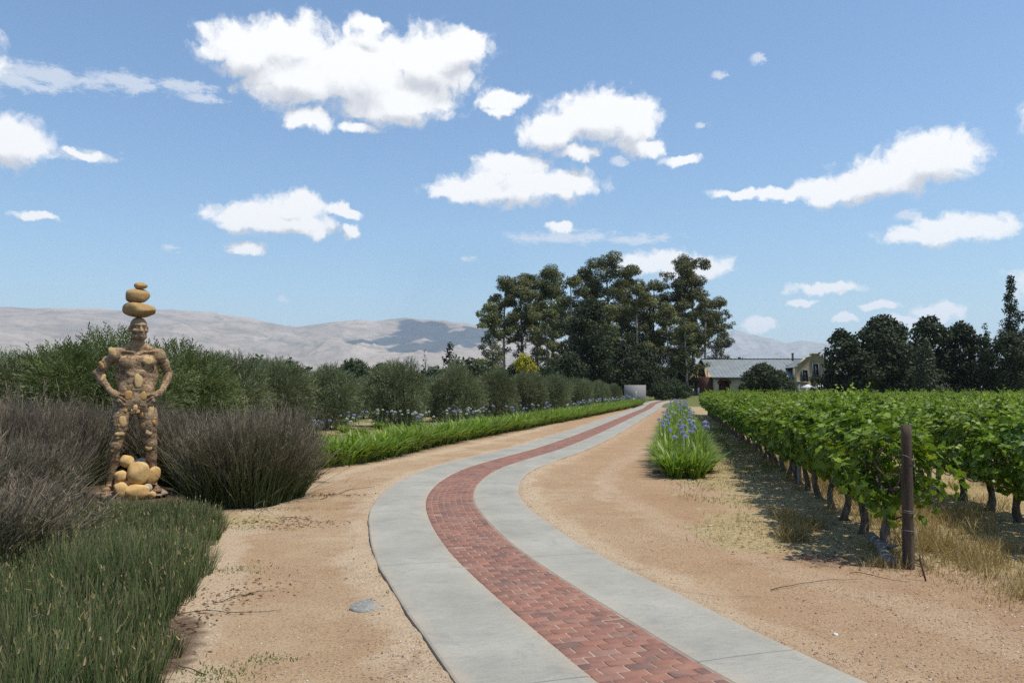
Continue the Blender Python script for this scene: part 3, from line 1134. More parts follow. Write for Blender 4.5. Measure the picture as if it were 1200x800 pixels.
def vine_meshes(k):
    g_ = np.random.default_rng(100 + k)
    n = 1150
    y = (g_.random(n) - 0.5) * 1.55
    a = g_.random(n) * 2 * PI
    rr = 0.55 + 0.5 * g_.random(n) ** 0.6
    # cross-section: fuller at the top, drooping at the sides
    cx = np.cos(a) * rr * (0.49 + 0.10 * np.sin(y * 4 + k)) * np.where(np.sin(a) < 0, 1 + .35 * np.sin(a), 1)
    cz = 1.14 + np.sin(a) * rr * (0.50 + 0.07 * np.sin(y * 5 + 2 * k)) * np.where(np.sin(a) < 0, 1.08, 1)
    cz = np.where((cz < 1.1), cz - 0.10 * np.abs(cx) / .5, cz)
    P = np.stack([cx, y, cz], 1)
    d = np.stack([np.cos(a), 0 * a, np.sin(a)], 1)
    nrm = unit(d * 0.9 + np.array([0, 0, 0.55]) + g_.normal(size=(n, 3)) * 0.55)
    tipd = unit(d * 0.6 + np.array([0, 0, -0.75]) + g_.normal(size=(n, 3)) * 0.45)
    S = 0.060 + 0.055 * g_.random(n)
    lump = fbm(np.stack([cx * 2.2, y * 2.2, cz * 2.2 + k * 7], 1), 3) - .5
    P = P + d * (lump * .38)[:, None]
    g = Geo()
    V, Fs = scatter(LV, LF, P, frames(nrm, tipd), S)
    g.add(V, Fs, tint=np.repeat(np.clip(g_.random(n) ** 1.2, 0, 1), len(LV)))
    # shoots that stick out of the hedge
    for s in range(22):
        y0 = (g_.random() - .5) * 1.3
        aa = g_.random() * PI * 0.9 + 0.15
        p0 = np.array([math.cos(aa) * 0.4, y0, 1.2 + math.sin(aa) * 0.33])
        L = 0.20 + 0.55 * g_.random() ** 1.6
        dr = unit(np.array([math.cos(aa) * 0.7 + g_.normal() * .2, g_.normal() * 0.35, 0.35 + 0.75 * math.sin(aa)]))
        t = np.linspace(0, 1, 6)[:, None]
        path = p0 + dr * L * t + np.array([0, 0, -0.28]) * L * t ** 2
        V, Fs = tube(path, np.linspace(.005, .002, 6), 4, False)
        g.add(V, Fs, tint=0.6)
        m = 9
        tt = np.linspace(0.15, 1, m)
        PP = p0 + dr * L * tt[:, None] + np.array([0, 0, -0.28]) * L * tt[:, None] ** 2
        sd_ = unit(np.cross(dr, [0, 0, 1.0])) * np.where(np.arange(m) % 2, 1, -1)[:, None]
        V, Fs = scatter(LV, LF, PP, frames(unit(np.array([0, 0, .8]) + g_.normal(size=(m, 3)) * .4), unit(sd_ + dr * .4 + g_.normal(size=(m, 3)) * .25)), np.linspace(.10, .04, m))
        g.add(V, Fs, tint=np.repeat(np.clip(np.linspace(.5, 1.0, m), 0, 1), len(LV)))
    canopy = g.mesh('vine_canopy', M['vine_leaf'])
    t = Geo()
    lean = g_.normal(size=2) * 0.06
    z = np.linspace(-0.04, 0.80, 9)
    path = np.stack([lean[0] * z / .8 + 0.022 * np.sin(z * 9 + k), lean[1] * z / .8 * 2 + 0.03 * np.cos(z * 7 + k * 2), z], 1)
    t.add(*tube(path, 0.040 + 0.010 * g_.random(9) + 0.022 * np.exp(-z / .08), 8))
    for sg in (-1, 1):
        P_, r_ = limb(path[-1] - [0, 0, .03], path[-1] + [g_.normal() * .03, sg * 0.55, 0.08 + .05 * g_.random()], .034, .016, 6, .05, g_)
        t.add(*tube(P_, r_, 6))
        for q in range(2):
            b = P_[2 + q * 2]
            P2, r2 = limb(b, b + [g_.normal() * .15, g_.normal() * .1, .38], .011, .006, 4, .05, g_)
            t.add(*tube(P2, r2, 5))
    trunk = t.mesh('vine_trunk', M['vine_bark'], smooth=True)
    return canopy, trunk


def build_vines():
    kinds = [vine_meshes(k) for k in range(7)]
    names0 = ['grapevine closest to the tall wooden end post, its trunk rising beside the fallen grey log',
              'second grapevine behind the tall end post, thin trunk in shade',
              'third grapevine behind the tall end post, bent trunk in the front row',
              'fourth grapevine behind the tall end post in the front row',
              'fifth grapevine behind the tall end post in the front row',
              'sixth grapevine behind the tall end post in the front row']
    rest0 = 'front row grapevine farther along the shaded dirt strip than the sixth from the end post'
    names1 = {}
    cnt = 0
    for row in range(0, 11):
        i1 = 0
        for i in range(46):
            s = 0.9 + 1.15 * i + (0.35 * math.sin(row * 2.3) if row else 0)
            p = ROW0 + ROWN * 2.4 * row + ROWD * s
            if s > 51.5 + 1.2 * math.sin(row):
                continue
            if p[0] / p[1] > 0.643 + 1.7 / p[1]:
                continue
            k = int(rng.integers(0, 7))
            if row == 0:
                lab = names0[i] if i < 6 else rest0
            elif row == 1:
                lab = ['second row grapevine with a bare trunk closest to the photo\'s right edge',
                       'second row grapevine whose bare trunk stands next in from the right edge one',
                       'second row grapevine with bare trunk, third along from the photo\'s right edge'][i1] if i1 < 3 else \
                    'second row grapevine behind its three nearest trunks, leaning over the grassy alley'
                i1 += 1
            else:
                lab = 'grapevine in the leafy block behind the first two rows, only its top showing'
            e = empty('grapevine', (p[0], p[1], 0), ROWANG + (PI if rng.random() < .5 else 0) + rng.normal() * .04)
            sc = 0.85 + 0.14 * rng.random()
            e.scale = (1.02 + .12 * rng.random(), 1.03, sc)
            link_mesh('trunk', kinds[k][1], e)
            link_mesh('canopy', kinds[int(rng.integers(0, 7))][0], e)
            tag(e, lab, 'grapevine', 'rows of grapevines in the vineyard')
            cnt += 1
    return cnt


NV = build_vines()


def build_vineyard_bits():
    # tall end post with its tie wire
    e = empty('end_post', (4.22, 8.6, 0))
    tag(e, 'tall dark brown wooden end post at the head of the front vine row', 'post')
    z = np.linspace(-0.1, 1.52, 14)
    path = np.stack([0.012 * z, 0 * z, z], 1)
    r = 0.060 + 0.002 * np.sin(z * 9) - 0.004 * z
    r[-1] -= 0.008
    Geo().add(*tube(path, r, 18)).build('post_shaft', M['post_wood'], e, smooth=False)
    w = Geo()
    for (zc, tilt) in ((1.14, .5), (0.60, .12), (0.585, .1), (0.40, .05)):
        a = np.linspace(0, 2 * PI, 26)
        pth = np.stack([0.07 * np.cos(a) + .012 * zc, 0.07 * np.sin(a), zc + tilt * 0.12 * np.cos(a + 2.6)], 1)
        w.add(*tube(pth, 0.0032, 5, False))
    pth = np.array([(.06, -.045, 1.2), (.075, -.05, 1.1), (.07, -.06, 1.0), (.075, -.055, .93)])
    w.add(*tube(pth, .003, 5))
    w.build('tie_wire', M['wire'], e)
    # anchor stake with a straining wire
    st = at(1084, 680)
    e = empty('anchor_stake', (st[0] - 0.0, st[1], 0))
    tag(e, 'thin rusty anchor stake with a straining wire just right of the end post', 'stake')
    Geo().add(*tube([(0.03, .01, -0.08), (-.012, .03, 0.13), (-.03, .035, .25)], .010, 7)).build('stake_rod', M['rust'], e, smooth=True)
    top = np.array([4.29, 8.6, 0.62]) - np.array([st[0], st[1], 0])
    Geo().add(*tube([(-.03, .035, .24), 0.5 * (top + np.array([-.03, .035, .24])), top], .0025, 5)).build('straining_wire', M['wire'], e)
    # weathered log
    a, b = at(1022, 636), at(1043, 664)
    ctr = (a + b) / 2
    L = np.linalg.norm(b - a) + .1
    e = empty('fallen_log', (ctr[0], ctr[1], 0.03), math.atan2(b[1] - a[1], b[0] - a[0]))
    tag(e, 'short weathered grey log lying on the dirt against the end post', 'log')
    x = np.linspace(-L / 2, L / 2, 12)
    path = np.stack([x, 0.012 * np.sin(x * 9), 0.055 + 0.02 * np.cos(x * 5)], 1)
    V, Fs = tube(path, 0.062 + .012 * np.sin(x * 13) * rng.random(12), 12)
    V += 0.008 * (fbm(V * 22, 3) - .5)[:, None]
    Geo().add(V, Fs).build('log_body', M['old_wood'], e)
    Geo().add(*tube([(L * .2, .02, .1), (L * .24, .09, .135), (L * .27, .13, .15)], [.022, .015, .010], 7)).build('branch_stub', M['old_wood'], e)
    # intermediate posts
    for row, s, lab in ((0, 7.6, 'pale grey intermediate vineyard post among the front row trunks'),
                        (1, 7.6, 'grey wooden vineyard post in the second row, its top poking above the leaves'),
                        (1, 15.5, 'grey vineyard post deeper in the second row, almost lost in leaves'),
                        (0, 24.0, 'grey vineyard post far along the front row')):
        p = ROW0 + ROWN * 2.4 * row + ROWD * s
        e = empty('vineyard_post', (p[0], p[1], 0))
        tag(e, lab, 'post', 'intermediate posts in the vine rows')
        z = np.linspace(-.05, 1.66, 6)
        Geo().add(*tube(np.stack([.01 * z, .004 * z, z], 1), .042, 10)).build('post_shaft', M['grey_post'], e)
        Geo().add(*tube(np.stack([.03 * np.cos(np.linspace(0, 2 * PI, 14)) * 1.5 + .012, .045 * np.sin(np.linspace(0, 2 * PI, 14)), 0 * np.linspace(0, 1, 14) + 1.3], 1), .003, 4, False)).build('tie_wire', M['wire'], e)
    # drip hoses and trellis wires, one per row in sight
    for row, lab in ((0, 'black drip irrigation hose sagging between the front row trunks'), (1, 'black drip irrigation hose looping along the second row')):
        p = ROW0 + ROWN * 2.4 * row
        s = np.arange(0.0 if row == 0 else -0.6, 50, 0.18)
        zz = 0.42 + 0.05 * np.sin(s * 5.4) + 0.025 * np.sin(s * 2.2 + 1) + (0.0 if row == 0 else -.03)
        pts = np.stack([p[0] + ROWD[0] * s + .05 * ROWN[0], p[1] + ROWD[1] * s + .05 * ROWN[1], zz], 1)
        o = Geo().add(*tube(pts, .009, 6)).build('irrigation_hose', M['hose'], None, smooth=True)
        tag(o, lab, 'hose', 'drip hoses under the vines')
        s = np.array([0.0, 12, 25, 38, 50])
        pts = np.stack([p[0] + ROWD[0] * s, p[1] + ROWD[1] * s, 0 * s + 1.14], 1)
        o = Geo().add(*tube(pts, .0025, 5)).build('trellis_wire', M['wire'])
        tag(o, ['thin trellis wire tied to the tall end post, running inside the front row leaves',
                'thin trellis wire running inside the second row of vines'][row], 'wire', 'trellis wires')


build_vineyard_bits()


# ------------------------------------------------------------------ olive trees
def olive_meshes(k, hgt=3.7, wid=2.3):
    g_ = np.random.default_rng(200 + k)
    t = Geo()
    tips = []
    nst = 3
    for s in range(nst):
        a = 2 * PI * s / nst + g_.random()
        b = np.array([.12 * math.cos(a), .12 * math.sin(a), -0.1])
        top = np.array([wid * .45 * math.cos(a), wid * .45 * math.sin(a), hgt * (.5 + .12 * g_.random())])
        P, r = limb(b, top, .10, .035, 8, .05, g_)
        t.add(*tube(P, r, 8))
        for q in range(4):
            e = P[3 + q] + np.array([g_.normal() * .5, g_.normal() * .5, .6 + .5 * g_.random()])
            P2, r2 = limb(P[3 + q], e, .03, .01, 5, .06, g_)
            t.add(*tube(P2, r2, 5))
    trunk = t.mesh('olive_trunk', M['olive_bark'], smooth=True)
    # clumps
    cl = []
    for q in range(34):
        a = q * 2.4 + g_.random()
        zf = (q + g_.random()) / 34
        rad = wid * .86 * math.sqrt(max(.06, 1 - (2 * zf - .80) ** 2 / 1.46)) * (0.40 + .60 * g_.random() ** .4)
        cl.append((np.array([rad * math.cos(a), rad * math.sin(a), 0.45 + zf * (hgt - 1.05)]), np.array([.66, .66, .60]) * (.70 + .6 * g_.random())))
    g = Geo()
    # sprays: a twig with narrow leaves on both sides
    nl = 9
    tv, tf = [], []
    lw, ll = .030, .098
    V0, F0 = diamond(lw, ll)
    Ls = 0.40
    n0 = 0
    for j in range(nl):
        y = Ls * (.12 + .88 * j / (nl - 1))
        ang = (0.75 if j % 2 else -0.75) * (1 - .7 * j / nl)
        c_, s_ = math.cos(ang), math.sin(ang)
        Rm = np.array([[c_, s_, 0], [-s_, c_, 0], [0, 0, 1]])
        rl = (g_.random() - .5) * 1.6
        Rr = np.array([[math.cos(rl), 0, math.sin(rl)], [0, 1, 0], [-math.sin(rl), 0, math.cos(rl)]])
        tv.append((V0 @ Rr.T) @ Rm.T + [0, y, 0.02 * math.sin(j)])
        tf.append(F0[0] + n0)
        n0 += 4
    TV, TF = np.concatenate(tv), [np.concatenate(tf)]
    for (c, r) in cl:
        n = int(190 * (r[0] / .6) ** 2)
        d = rand_dirs(n, g_)
        P = c + d * r * (0.45 + .5 * g_.random(n) ** .6)[:, None]
        out = unit(P - np.array([0, 0, hgt * .40]))
        grow = unit(out * .5 + d * .7 + np.array([0, 0, .30]) + g_.normal(size=(n, 3)) * .50)
        side = unit(np.cross(grow, rand_dirs(n, g_)))
        Mx = np.stack([side, grow, np.cross(side, grow)], 2)
        V, Fs = scatter(TV, TF, P, Mx, .8 + .6 * g_.random(n))
        ct = g_.random()
        g.add(V, Fs, tint=np.repeat(np.clip(.35 * ct + .65 * g_.random(n), 0, 1), len(TV)))
    # long upright shoots at the top
    for q in range(20):
        a = g_.random() * 2 * PI
        rad = wid * .62 * g_.random() ** .6
        zb = hgt - .75 - .5 * (rad / wid) ** 2 * 2
        m = 3
        b = np.array([rad * math.cos(a), rad * math.sin(a), zb])
        dr = unit(np.array([.35 * math.cos(a), .35 * math.sin(a), 1]) + g_.normal(size=3) * .18)
        L = .35 + .45 * g_.random()
        P = b + dr * (np.arange(m)[:, None] * L / m)
        side = unit(np.cross(np.repeat(dr[None], m, 0), rand_dirs(m, g_)))
        Mx = np.stack([side, np.repeat(dr[None], m, 0), np.cross(side, dr[None])], 2)
        V, Fs = scatter(TV, TF, P, Mx, np.array([1.0, .95, .8]))
        g.add(V, Fs, tint=np.clip(.5 + .5 * g_.random(), 0, 1))
    return trunk, g


def build_olives():
    meshes = []
    for k in range(5):
        tr, g = olive_meshes(k)
        meshes.append((tr, g.mesh('olive_crown', M['olive_leaf']), None))
    y_tr, y_g = olive_meshes(7, 3.9, 2.3)
    young = (y_tr, y_g.mesh('olive_crown', M['olive_young']))
    # px of the middle, distance, height, young?, label
    L = [(-70, 21, 3.10, 1, 'olive tree cut off by the photo\'s left edge, behind the brown reeds'),
         (28, 22, 2.95, 0, 'greyish olive tree at far left behind the tall brown reeds'),
         (118, 20.5, 3.25, 1, 'large bright green olive tree directly behind the stone figure\'s right arm'),
         (205, 23, 3.10, 1, 'olive tree just right of the stone figure\'s shoulder, behind the reeds'),
         (262, 29, 3.40, 0, 'olive tree behind the middle of the right hand reed clumps'),
         (318, 33, 3.30, 0, 'olive tree above the right end of the reed clumps'),
         (385, 38, 3.20, 0, 'olive tree behind the first white and blue flowers, left of a dark gap'),
         (466, 41, 3.50, 0, 'rounded olive tree right of the dark gap, behind white flowers'),
         (534, 47, 3.55, 0, 'olive tree below the dark conifer tip, middle of the olive row'),
         (581, 53, 3.40, 0, 'olive tree left of the yellow flowering bush'),
         (617, 60, 3.40, 0, 'olive tree directly below the yellow flowering bush'),
         (650, 66, 3.30, 0, 'olive tree just right of the yellow flowering bush in the olive row'),
         (680, 74, 3.00, 0, 'olive tree third from the pale wall in the row'),
         (700, 81, 2.80, 0, 'small olive tree second from the pale wall'),
         (718, 86, 2.50, 0, 'low olive tree nearest the pale wall at the row\'s end')]
    back = [(-10, 27, 3.3), (70, 28, 3.4), (160, 29, 3.4), (232, 34, 3.4), (290, 40, 3.0), (352, 46, 2.9), (425, 52, 2.7), (500, 56, 2.9), (558, 64, 2.9), (600, 74, 2.9), (640, 84, 2.8)]
    i = 0
    for (px, D, h, yg, lab) in L:
        p = at_depth(px, 456, D)
        e = empty('olive_tree', (p[0], p[1], float(gz(p[0], p[1]))), rng.random() * 6.28)
        tr, cr = young if yg else meshes[i % 5][:2]
        s = h / 4.0
        wf = (.76 if D > 36 else .85) if D > 25 else 1.05
        e.scale = (s * wf, s * wf, s)
        link_mesh('trunk', tr, e)
        link_mesh('crown', cr, e)
        tag(e, lab, 'olive tree', 'olive trees along the drive')
        i += 1
    for (px, D, h) in back:
        p = at_depth(px, 456, D)
        e = empty('olive_tree', (p[0], p[1], float(gz(p[0], p[1]))), rng.random() * 6.28)
        tr, cr = meshes[(i + 2) % 5][:2]
        s = h / 4.0
        e.scale = (s * 1.0, s * 1.0, s)
        link_mesh('trunk', tr, e)
        link_mesh('crown', cr, e)
        tag(e, 'olive tree standing behind the front olive row, showing only in its gaps', 'olive tree', 'olive trees in the second row')
        i += 1


build_olives()


# ------------------------------------------------------------------ gum trees
def gum_tree(px, topy, D, seed, wid=1.0, low=0.45, label='', tiers=11, lean=0.0, dens=1.0):
    g_ = np.random.default_rng(seed)
    b = at_depth(px, 456, D)
    zg = float(gz(b[0], D))
    H = at_depth(px, topy, D)[2] - zg
    e = empty('gum_tree', (b[0], D, zg))
    tag(e, label, 'gum tree', 'tall gum trees in the grove')
    t = Geo()
    z = np.linspace(-0.2, H * .93, 12)
    ph = g_.random(2) * 6
    path = np.stack([lean * z + .018 * H * np.sin(z / H * 4 + ph[0]) * z / H, .02 * H * np.sin(z / H * 3.4 + ph[1]) * z / H, z], 1)
    path[:, :2] -= path[0, :2]
    r = np.interp(z, [0, H], [H * .014 + .05, .05])
    t.add(*tube(path, r, 9))
    cl = []

    def axis_at(zz):
        return np.array([np.interp(zz, z, path[:, 0]), np.interp(zz, z, path[:, 1]), zz])
    tiers = int(tiers * 1.25)
    for q in range(tiers):
        f = low + (0.93 - low) * (q + .6 * g_.random()) / tiers
        a = q * 2.4 + g_.random() * 1.2
        p0 = axis_at(f * H * .96)
        reach = wid * H * (.055 + .135 * (1 - f) ** .8 + .03 * g_.random())
        p1 = p0 + np.array([reach * math.cos(a), reach * math.sin(a), H * (.045 + .06 * g_.random())])
        P, rr = limb(p0, p1, max(.035, .30 * np.interp(f * H, z, r)), .025, 5, .05, g_, .05)
        t.add(*tube(P, rr, 5))
        R0 = H * (.034 + .022 * g_.random()) * (0.9 + .25 * wid)
        cl.append((p1 + [0, 0, R0 * .25], np.array([R0 * 1.15, R0 * 1.15, R0 * .72])))
        for q2 in range(2):
            off = g_.normal(size=3) * R0 * np.array([.95, .95, .5])
            R1 = R0 * (.45 + .35 * g_.random())
            cl.append((p1 + off, np.array([R1 * 1.15, R1 * 1.15, R1 * .75])))
            P2, r2 = limb(p1, p1 + off, .03, .015, 3, .03, g_)
            t.add(*tube(P2, r2, 4))
    for q in range(16):
        f = max(.10, low * .55) + (.86 - max(.10, low * .55)) * g_.random()
        a, rad = g_.random() * 6.28, H * (.015 + .095 * g_.random() * wid)
        p0 = axis_at(f * H)
        c = p0 + np.array([rad * math.cos(a), rad * math.sin(a), H * .03 * g_.random()])
        R0 = H * (.020 + .026 * g_.random())
        cl.append((c, np.array([R0, R0, R0 * (.8 + .5 * g_.random())])))
        P2, r2 = limb(p0 - [0, 0, H * .03], c, .05, .02, 4, .04, g_)
        t.add(*tube(P2, r2, 4))
    R0 = H * (.042 + .012 * g_.random())
    top = axis_at(H * .93)
    cl.append((top + [0, 0, H * .03], np.array([R0 * 1.2, R0 * 1.2, R0 * .8])))
    for q in range(3):
        a = g_.random() * 6.28
        cl.append((top + [R0 * 1.0 * math.cos(a), R0 * math.sin(a), -H * .012 * g_.random()], np.array([1, 1, .7]) * R0 * .65))
    t.build('trunk', M['gum_bark'], e, smooth=True)
    g = Geo()
    TV, TF = diamond(.13, .34)
    crown(g, cl, 34 * dens, TV, TF, 1.0, up=.45, inner=.55, grng=g_, hang=.40, clumptint=.5)
    g.build('crown', M['gum_leaf'], e)
    return e


def build_gums():
    T = [  # px, topy, D, wid, low, tiers, lean, label
        (577, 352, 121, .55, .10, 15, .0, 'narrow ivy green tree at the left end of the gum grove, leafy to the ground'),
        (592, 327, 130, .85, .42, 11, -.02, 'gum tree at the grove\'s left edge with one branch reaching left over the narrow tree'),
        (612, 322, 128, .8, .40, 12, .0, 'pale stemmed gum tree above the yellow bush'),
        (628, 320, 136, .8, .38, 12, .01, 'gum tree right of the yellow bush, feathery flat top'),
        (648, 309, 132, .8, .42, 11, .0, 'gum tree with a lone round tuft held above the left half of the grove'),
        (668, 324, 126, .9, .30, 14, .0, 'gum tree between the lone round tuft and the dark central tree'),
        (688, 315, 134, .9, .36, 13, .0, 'gum tree rising behind the dark central tree'),
        (714, 299, 131, .85, .40, 13, .0, 'tallest gum tree at the middle of the grove, domed top above the others'),
        (737, 310, 134, .9, .34, 13, .01, 'gum tree just right of the tallest one, with flat side tufts'),
        (748, 332, 124, 1.0, .26, 15, .0, 'broad lower gum tree in front of the grove\'s middle'),
        (768, 326, 128, .9, .26, 14, .0, 'gum tree left of the notch of sky in the grove'),
        (783, 352, 122, .9, .20, 14, .0, 'shorter gum tree filling the foot of the sky notch'),
        (797, 304, 127, .75, .30, 14, .01, 'tall open gum tree right of the sky notch, tufts in tiers'),
        (812, 301, 130, .7, .42, 12, .0, 'tall thin gum tree with the highest tufts on the grove\'s right side'),
        (826, 348, 120, 1.15, .22, 15, .03, 'spreading gum tree with a pale trunk at the grove\'s right edge, beside the winery roof'),
        (838, 347, 133, .7, .50, 7, .05, 'leaning gum tree with sparse tufts reaching right above the winery roof'),
        (706, 352, 117, 1.0, .16, 14, .0, 'leafy gum tree close behind the right side of the dark central tree'),
        (640, 362, 118, .9, .15, 13, .0, 'leafy lower gum tree right of the yellow bush'),
        (805, 372, 117, .95, .18, 12, .0, 'low dense gum tree above the round bushes beside the lawn'),
    ]
    for i, (px, ty, D, w, lo, ti, le, lab) in enumerate(T):
        gum_tree(px, ty, D, 400 + i, w, lo, lab, ti, le)


build_gums()


# ------------------------------------------------------------------ other trees and shrubs
def blob_tree(name, px, topy, D, half_w, base_frac, seed, mat, bark, label, cat, group=None, nclump=26, leaf=(.22, .42), dens=9.0, shape='round', zbase=None, inner=.5, up=.3):
    """tree with a crown of many clumps in an envelope: round, cone or column"""
    g_ = np.random.default_rng(seed)
    b = at_depth(px, 456, D)
    zg = float(gz(b[0], D)) if zbase is None else zbase
    H = at_depth(px, topy, D)[2] - zg
    e = empty(name, (b[0], D, zg))
    tag(e, label, cat, group)
    zb = H * base_frac
    t = Geo()
    P, r = limb((0, 0, -.1), (g_.normal() * .1, g_.normal() * .1, H * .8), .022 * H + .04, .03, 9, .012, g_)
    t.add(*tube(P, r, 8))
    cl = []
    for q in range(nclump):
        f = (q + g_.random()) / nclump
        if shape == 'round':
            env = half_w * math.sqrt(max(.05, 1 - (2 * f - .92) ** 2)) * .86
            R0 = half_w * (.22 + .16 * g_.random())
        elif shape == 'cone':
            env = half_w * (1 - f) ** .8 * .95 + .02 * half_w
            R0 = half_w * (.16 + .20 * (1 - f))
        else:
            env = half_w * min(1, (1 - f) * 3 + .12) * min(1, f * 4 + .5) * .7
            R0 = half_w * (.42 + .2 * g_.random()) * min(1, (1 - f) * 2.2 + .22)
        a = g_.random() * 2 * PI
        rad = max(0, env - R0 * .5) * g_.random() ** .35
        zc = zb + f * (H - zb - R0 * .55) + (R0 * .3 if f < .1 else 0)
        c = np.array([rad * math.cos(a), rad * math.sin(a), zc])
        cl.append((c, np.array([R0, R0, R0 * (.75 if shape != 'column' else 1.5)])))
        if rad > .25 * half_w and shape == 'round':
            P2, r2 = limb((0, 0, max(zb * .7, zc - rad * .8)), c, .05, .02, 5, .05, g_)
            t.add(*tube(P2, r2, 5))
    t.build('trunk', M[bark], e, smooth=True)
    g = Geo()
    TV, TF = diamond(*leaf)
    crown(g, cl, dens * 1.5, TV, TF, 1.0, up=up, inner=inner, grng=g_, clumptint=.4)
    g.build('crown', M[mat], e)
    return e


def build_trees():
    blob_tree('casuarina_tree', 693, 350, 106, 4.3, .02, 501, 'dark_leaf', 'dark_bark', 'big dark dense tree with a rounded cone shape in front of the gum grove', 'tree', None, 70, (.15, .5), 9, 'round')
    blob_tree('casuarina_tree', 668, 412, 102, 3.6, .02, 502, 'dark_leaf', 'dark_bark', 'dark low tree under the left flank of the big dark central tree', 'tree', None, 34, (.15, .5), 9, 'round')
    blob_tree('casuarina_tree', 726, 398, 108, 3.8, .02, 503, 'dark_leaf', 'dark_bark', 'dark low tree right of the big dark central tree, above the pale wall', 'tree', None, 36, (.15, .5), 9, 'round')
    blob_tree('casuarina_tree', 757, 408, 114, 3.6, .02, 504, 'dark_leaf', 'dark_bark', 'shadowy undergrowth tree above the pale wall\'s right end', 'tree', None, 34, (.15, .5), 9, 'round')
    blob_tree('casuarina_tree', 616, 418, 122, 3.6, .02, 505, 'dark_leaf', 'dark_bark', 'dark undergrowth tree behind the yellow bush', 'tree', None, 30, (.15, .5), 8, 'round')
    blob_tree('casuarina_tree', 797, 412, 126, 3.8, .02, 506, 'dark_leaf', 'dark_bark', 'dark undergrowth tree behind the round lawn bushes', 'tree', None, 30, (.15, .5), 8, 'round')
    blob_tree('yellow_shrub', 613, 413, 97, 1.35, .55, 507, 'yellow_leaf', 'dark_bark', 'bright yellow flowering bush rising above the olive row', 'shrub', None, 12, (.14, .28), 22, 'round')
    blob_tree('yellow_shrub', 623, 424, 98, 1.3, .55, 517, 'yellow_leaf', 'dark_bark', 'smaller yellow green flowering bush low on the right of the brightest one', 'shrub', None, 10, (.14, .28), 20, 'round')
    blob_tree('round_bush', 776, 445, 99, 1.9, .02, 508, 'mid_leaf', 'dark_bark', 'round dark green bush just right of the pale wall', 'bush', 'bushes beside the lawn', 22, (.10, .22), 26, 'round')
    blob_tree('round_bush', 790, 443, 102, 2.2, .02, 509, 'mid_leaf', 'dark_bark', 'larger round bush second from the pale wall, by the lawn', 'bush', 'bushes beside the lawn', 24, (.10, .22), 24, 'round')
    blob_tree('round_bush', 802, 448, 106, 1.6, .02, 510, 'mid_leaf', 'dark_bark', 'small paler bush at the right end of the lawn bushes', 'bush', 'bushes beside the lawn', 18, (.10, .22), 24, 'round')
    # the tree before the winery
    blob_tree('shade_tree', 892, 426, 92, 3.4, .06, 511, 'dark_leaf', 'dark_bark', 'dark round tree in front of the winery roof, left of the gable', 'tree', None, 40, (.16, .34), 15, 'round')
    blob_tree('shade_tree', 915, 434, 94, 2.1, .05, 512, 'dark_leaf', 'dark_bark', 'smaller dark tree touching the gable\'s left corner', 'tree', None, 26, (.16, .34), 15, 'round')
    # oaks right
    blob_tree('oak_tree', 987, 385, 96, 3.0, .08, 521, 'dark_leaf', 'dark_bark', 'dark oak with a ragged pointed top covering the winery gable\'s right side', 'oak tree', 'dark oaks behind the vineyard', 36, (.26, .42), 10, 'round')
    blob_tree('oak_tree', 1036, 371, 98, 5.0, .06, 522, 'dark_leaf', 'dark_bark', 'largest broad domed oak, second from the winery gable', 'oak tree', 'dark oaks behind the vineyard', 70, (.26, .42), 9, 'round')
    blob_tree('oak_tree', 1012, 412, 93, 2.6, .10, 526, 'dark_leaf', 'dark_bark', 'low dark oak under the left side of the broad domed oak', 'oak tree', 'dark oaks behind the vineyard', 30, (.26, .42), 10, 'round')
    blob_tree('oak_tree', 1091, 370, 100, 3.9, .18, 523, 'dark_leaf', 'dark_bark', 'tall oak with sky showing through it, right of the broad domed oak', 'oak tree', 'dark oaks behind the vineyard', 40, (.26, .42), 9, 'round')
    blob_tree('oak_tree', 1128, 378, 101, 3.9, .14, 524, 'dark_leaf', 'dark_bark', 'oak just left of the slim dark poplar', 'oak tree', 'dark oaks behind the vineyard', 38, (.26, .42), 9, 'round')
    blob_tree('oak_tree', 1062, 402, 104, 3.8, .08, 525, 'dark_leaf', 'dark_bark', 'lower oak filling the gap behind the pale poplar', 'oak tree', 'dark oaks behind the vineyard', 30, (.26, .42), 9, 'round')
    blob_tree('poplar_tree', 1087, 396, 90, 1.25, .04, 531, 'poplar_leaf', 'dark_bark', 'pale grey green slim poplar in front of the oaks', 'poplar', None, 30, (.16, .3), 18, 'column')
    blob_tree('poplar_tree', 1079, 399, 91, 1.0, .04, 532, 'poplar_leaf', 'dark_bark', 'thin poplar leaning against the left of the pale poplar', 'poplar', None, 22, (.16, .3), 18, 'column')
    blob_tree('poplar_tree', 1157, 378, 96, 1.1, .04, 533, 'mid_leaf', 'dark_bark', 'slim dark pointed poplar between the oaks and the tall conifer', 'poplar', None, 30, (.16, .3), 16, 'column')
    blob_tree('conifer_tree', 1189, 321, 99, 2.2, .28, 541, 'dark_leaf', 'dark_bark', 'tall spiky conifer towering over the oaks at the right edge', 'conifer', None, 54, (.14, .42), 13, 'cone', up=.1)
    blob_tree('pine_tree', 1182, 387, 93, 3.4, .03, 542, 'dark_leaf', 'dark_bark', 'near black spreading pine below the tall spiky conifer', 'pine', None, 50, (.16, .42), 10, 'round')
    blob_tree('pine_tree', 1216, 380, 96, 3.6, .03, 543, 'dark_leaf', 'dark_bark', 'dark pine cut by the photo\'s right edge', 'pine', None, 46, (.16, .42), 10, 'round')
    # behind the olive row
    blob_tree('conifer_tree', 527, 400, 78, 1.5, .2, 551, 'dark_leaf', 'dark_bark', 'dark conifer with a ragged top behind the middle of the olive row', 'conifer', None, 30, (.14, .36), 12, 'cone')
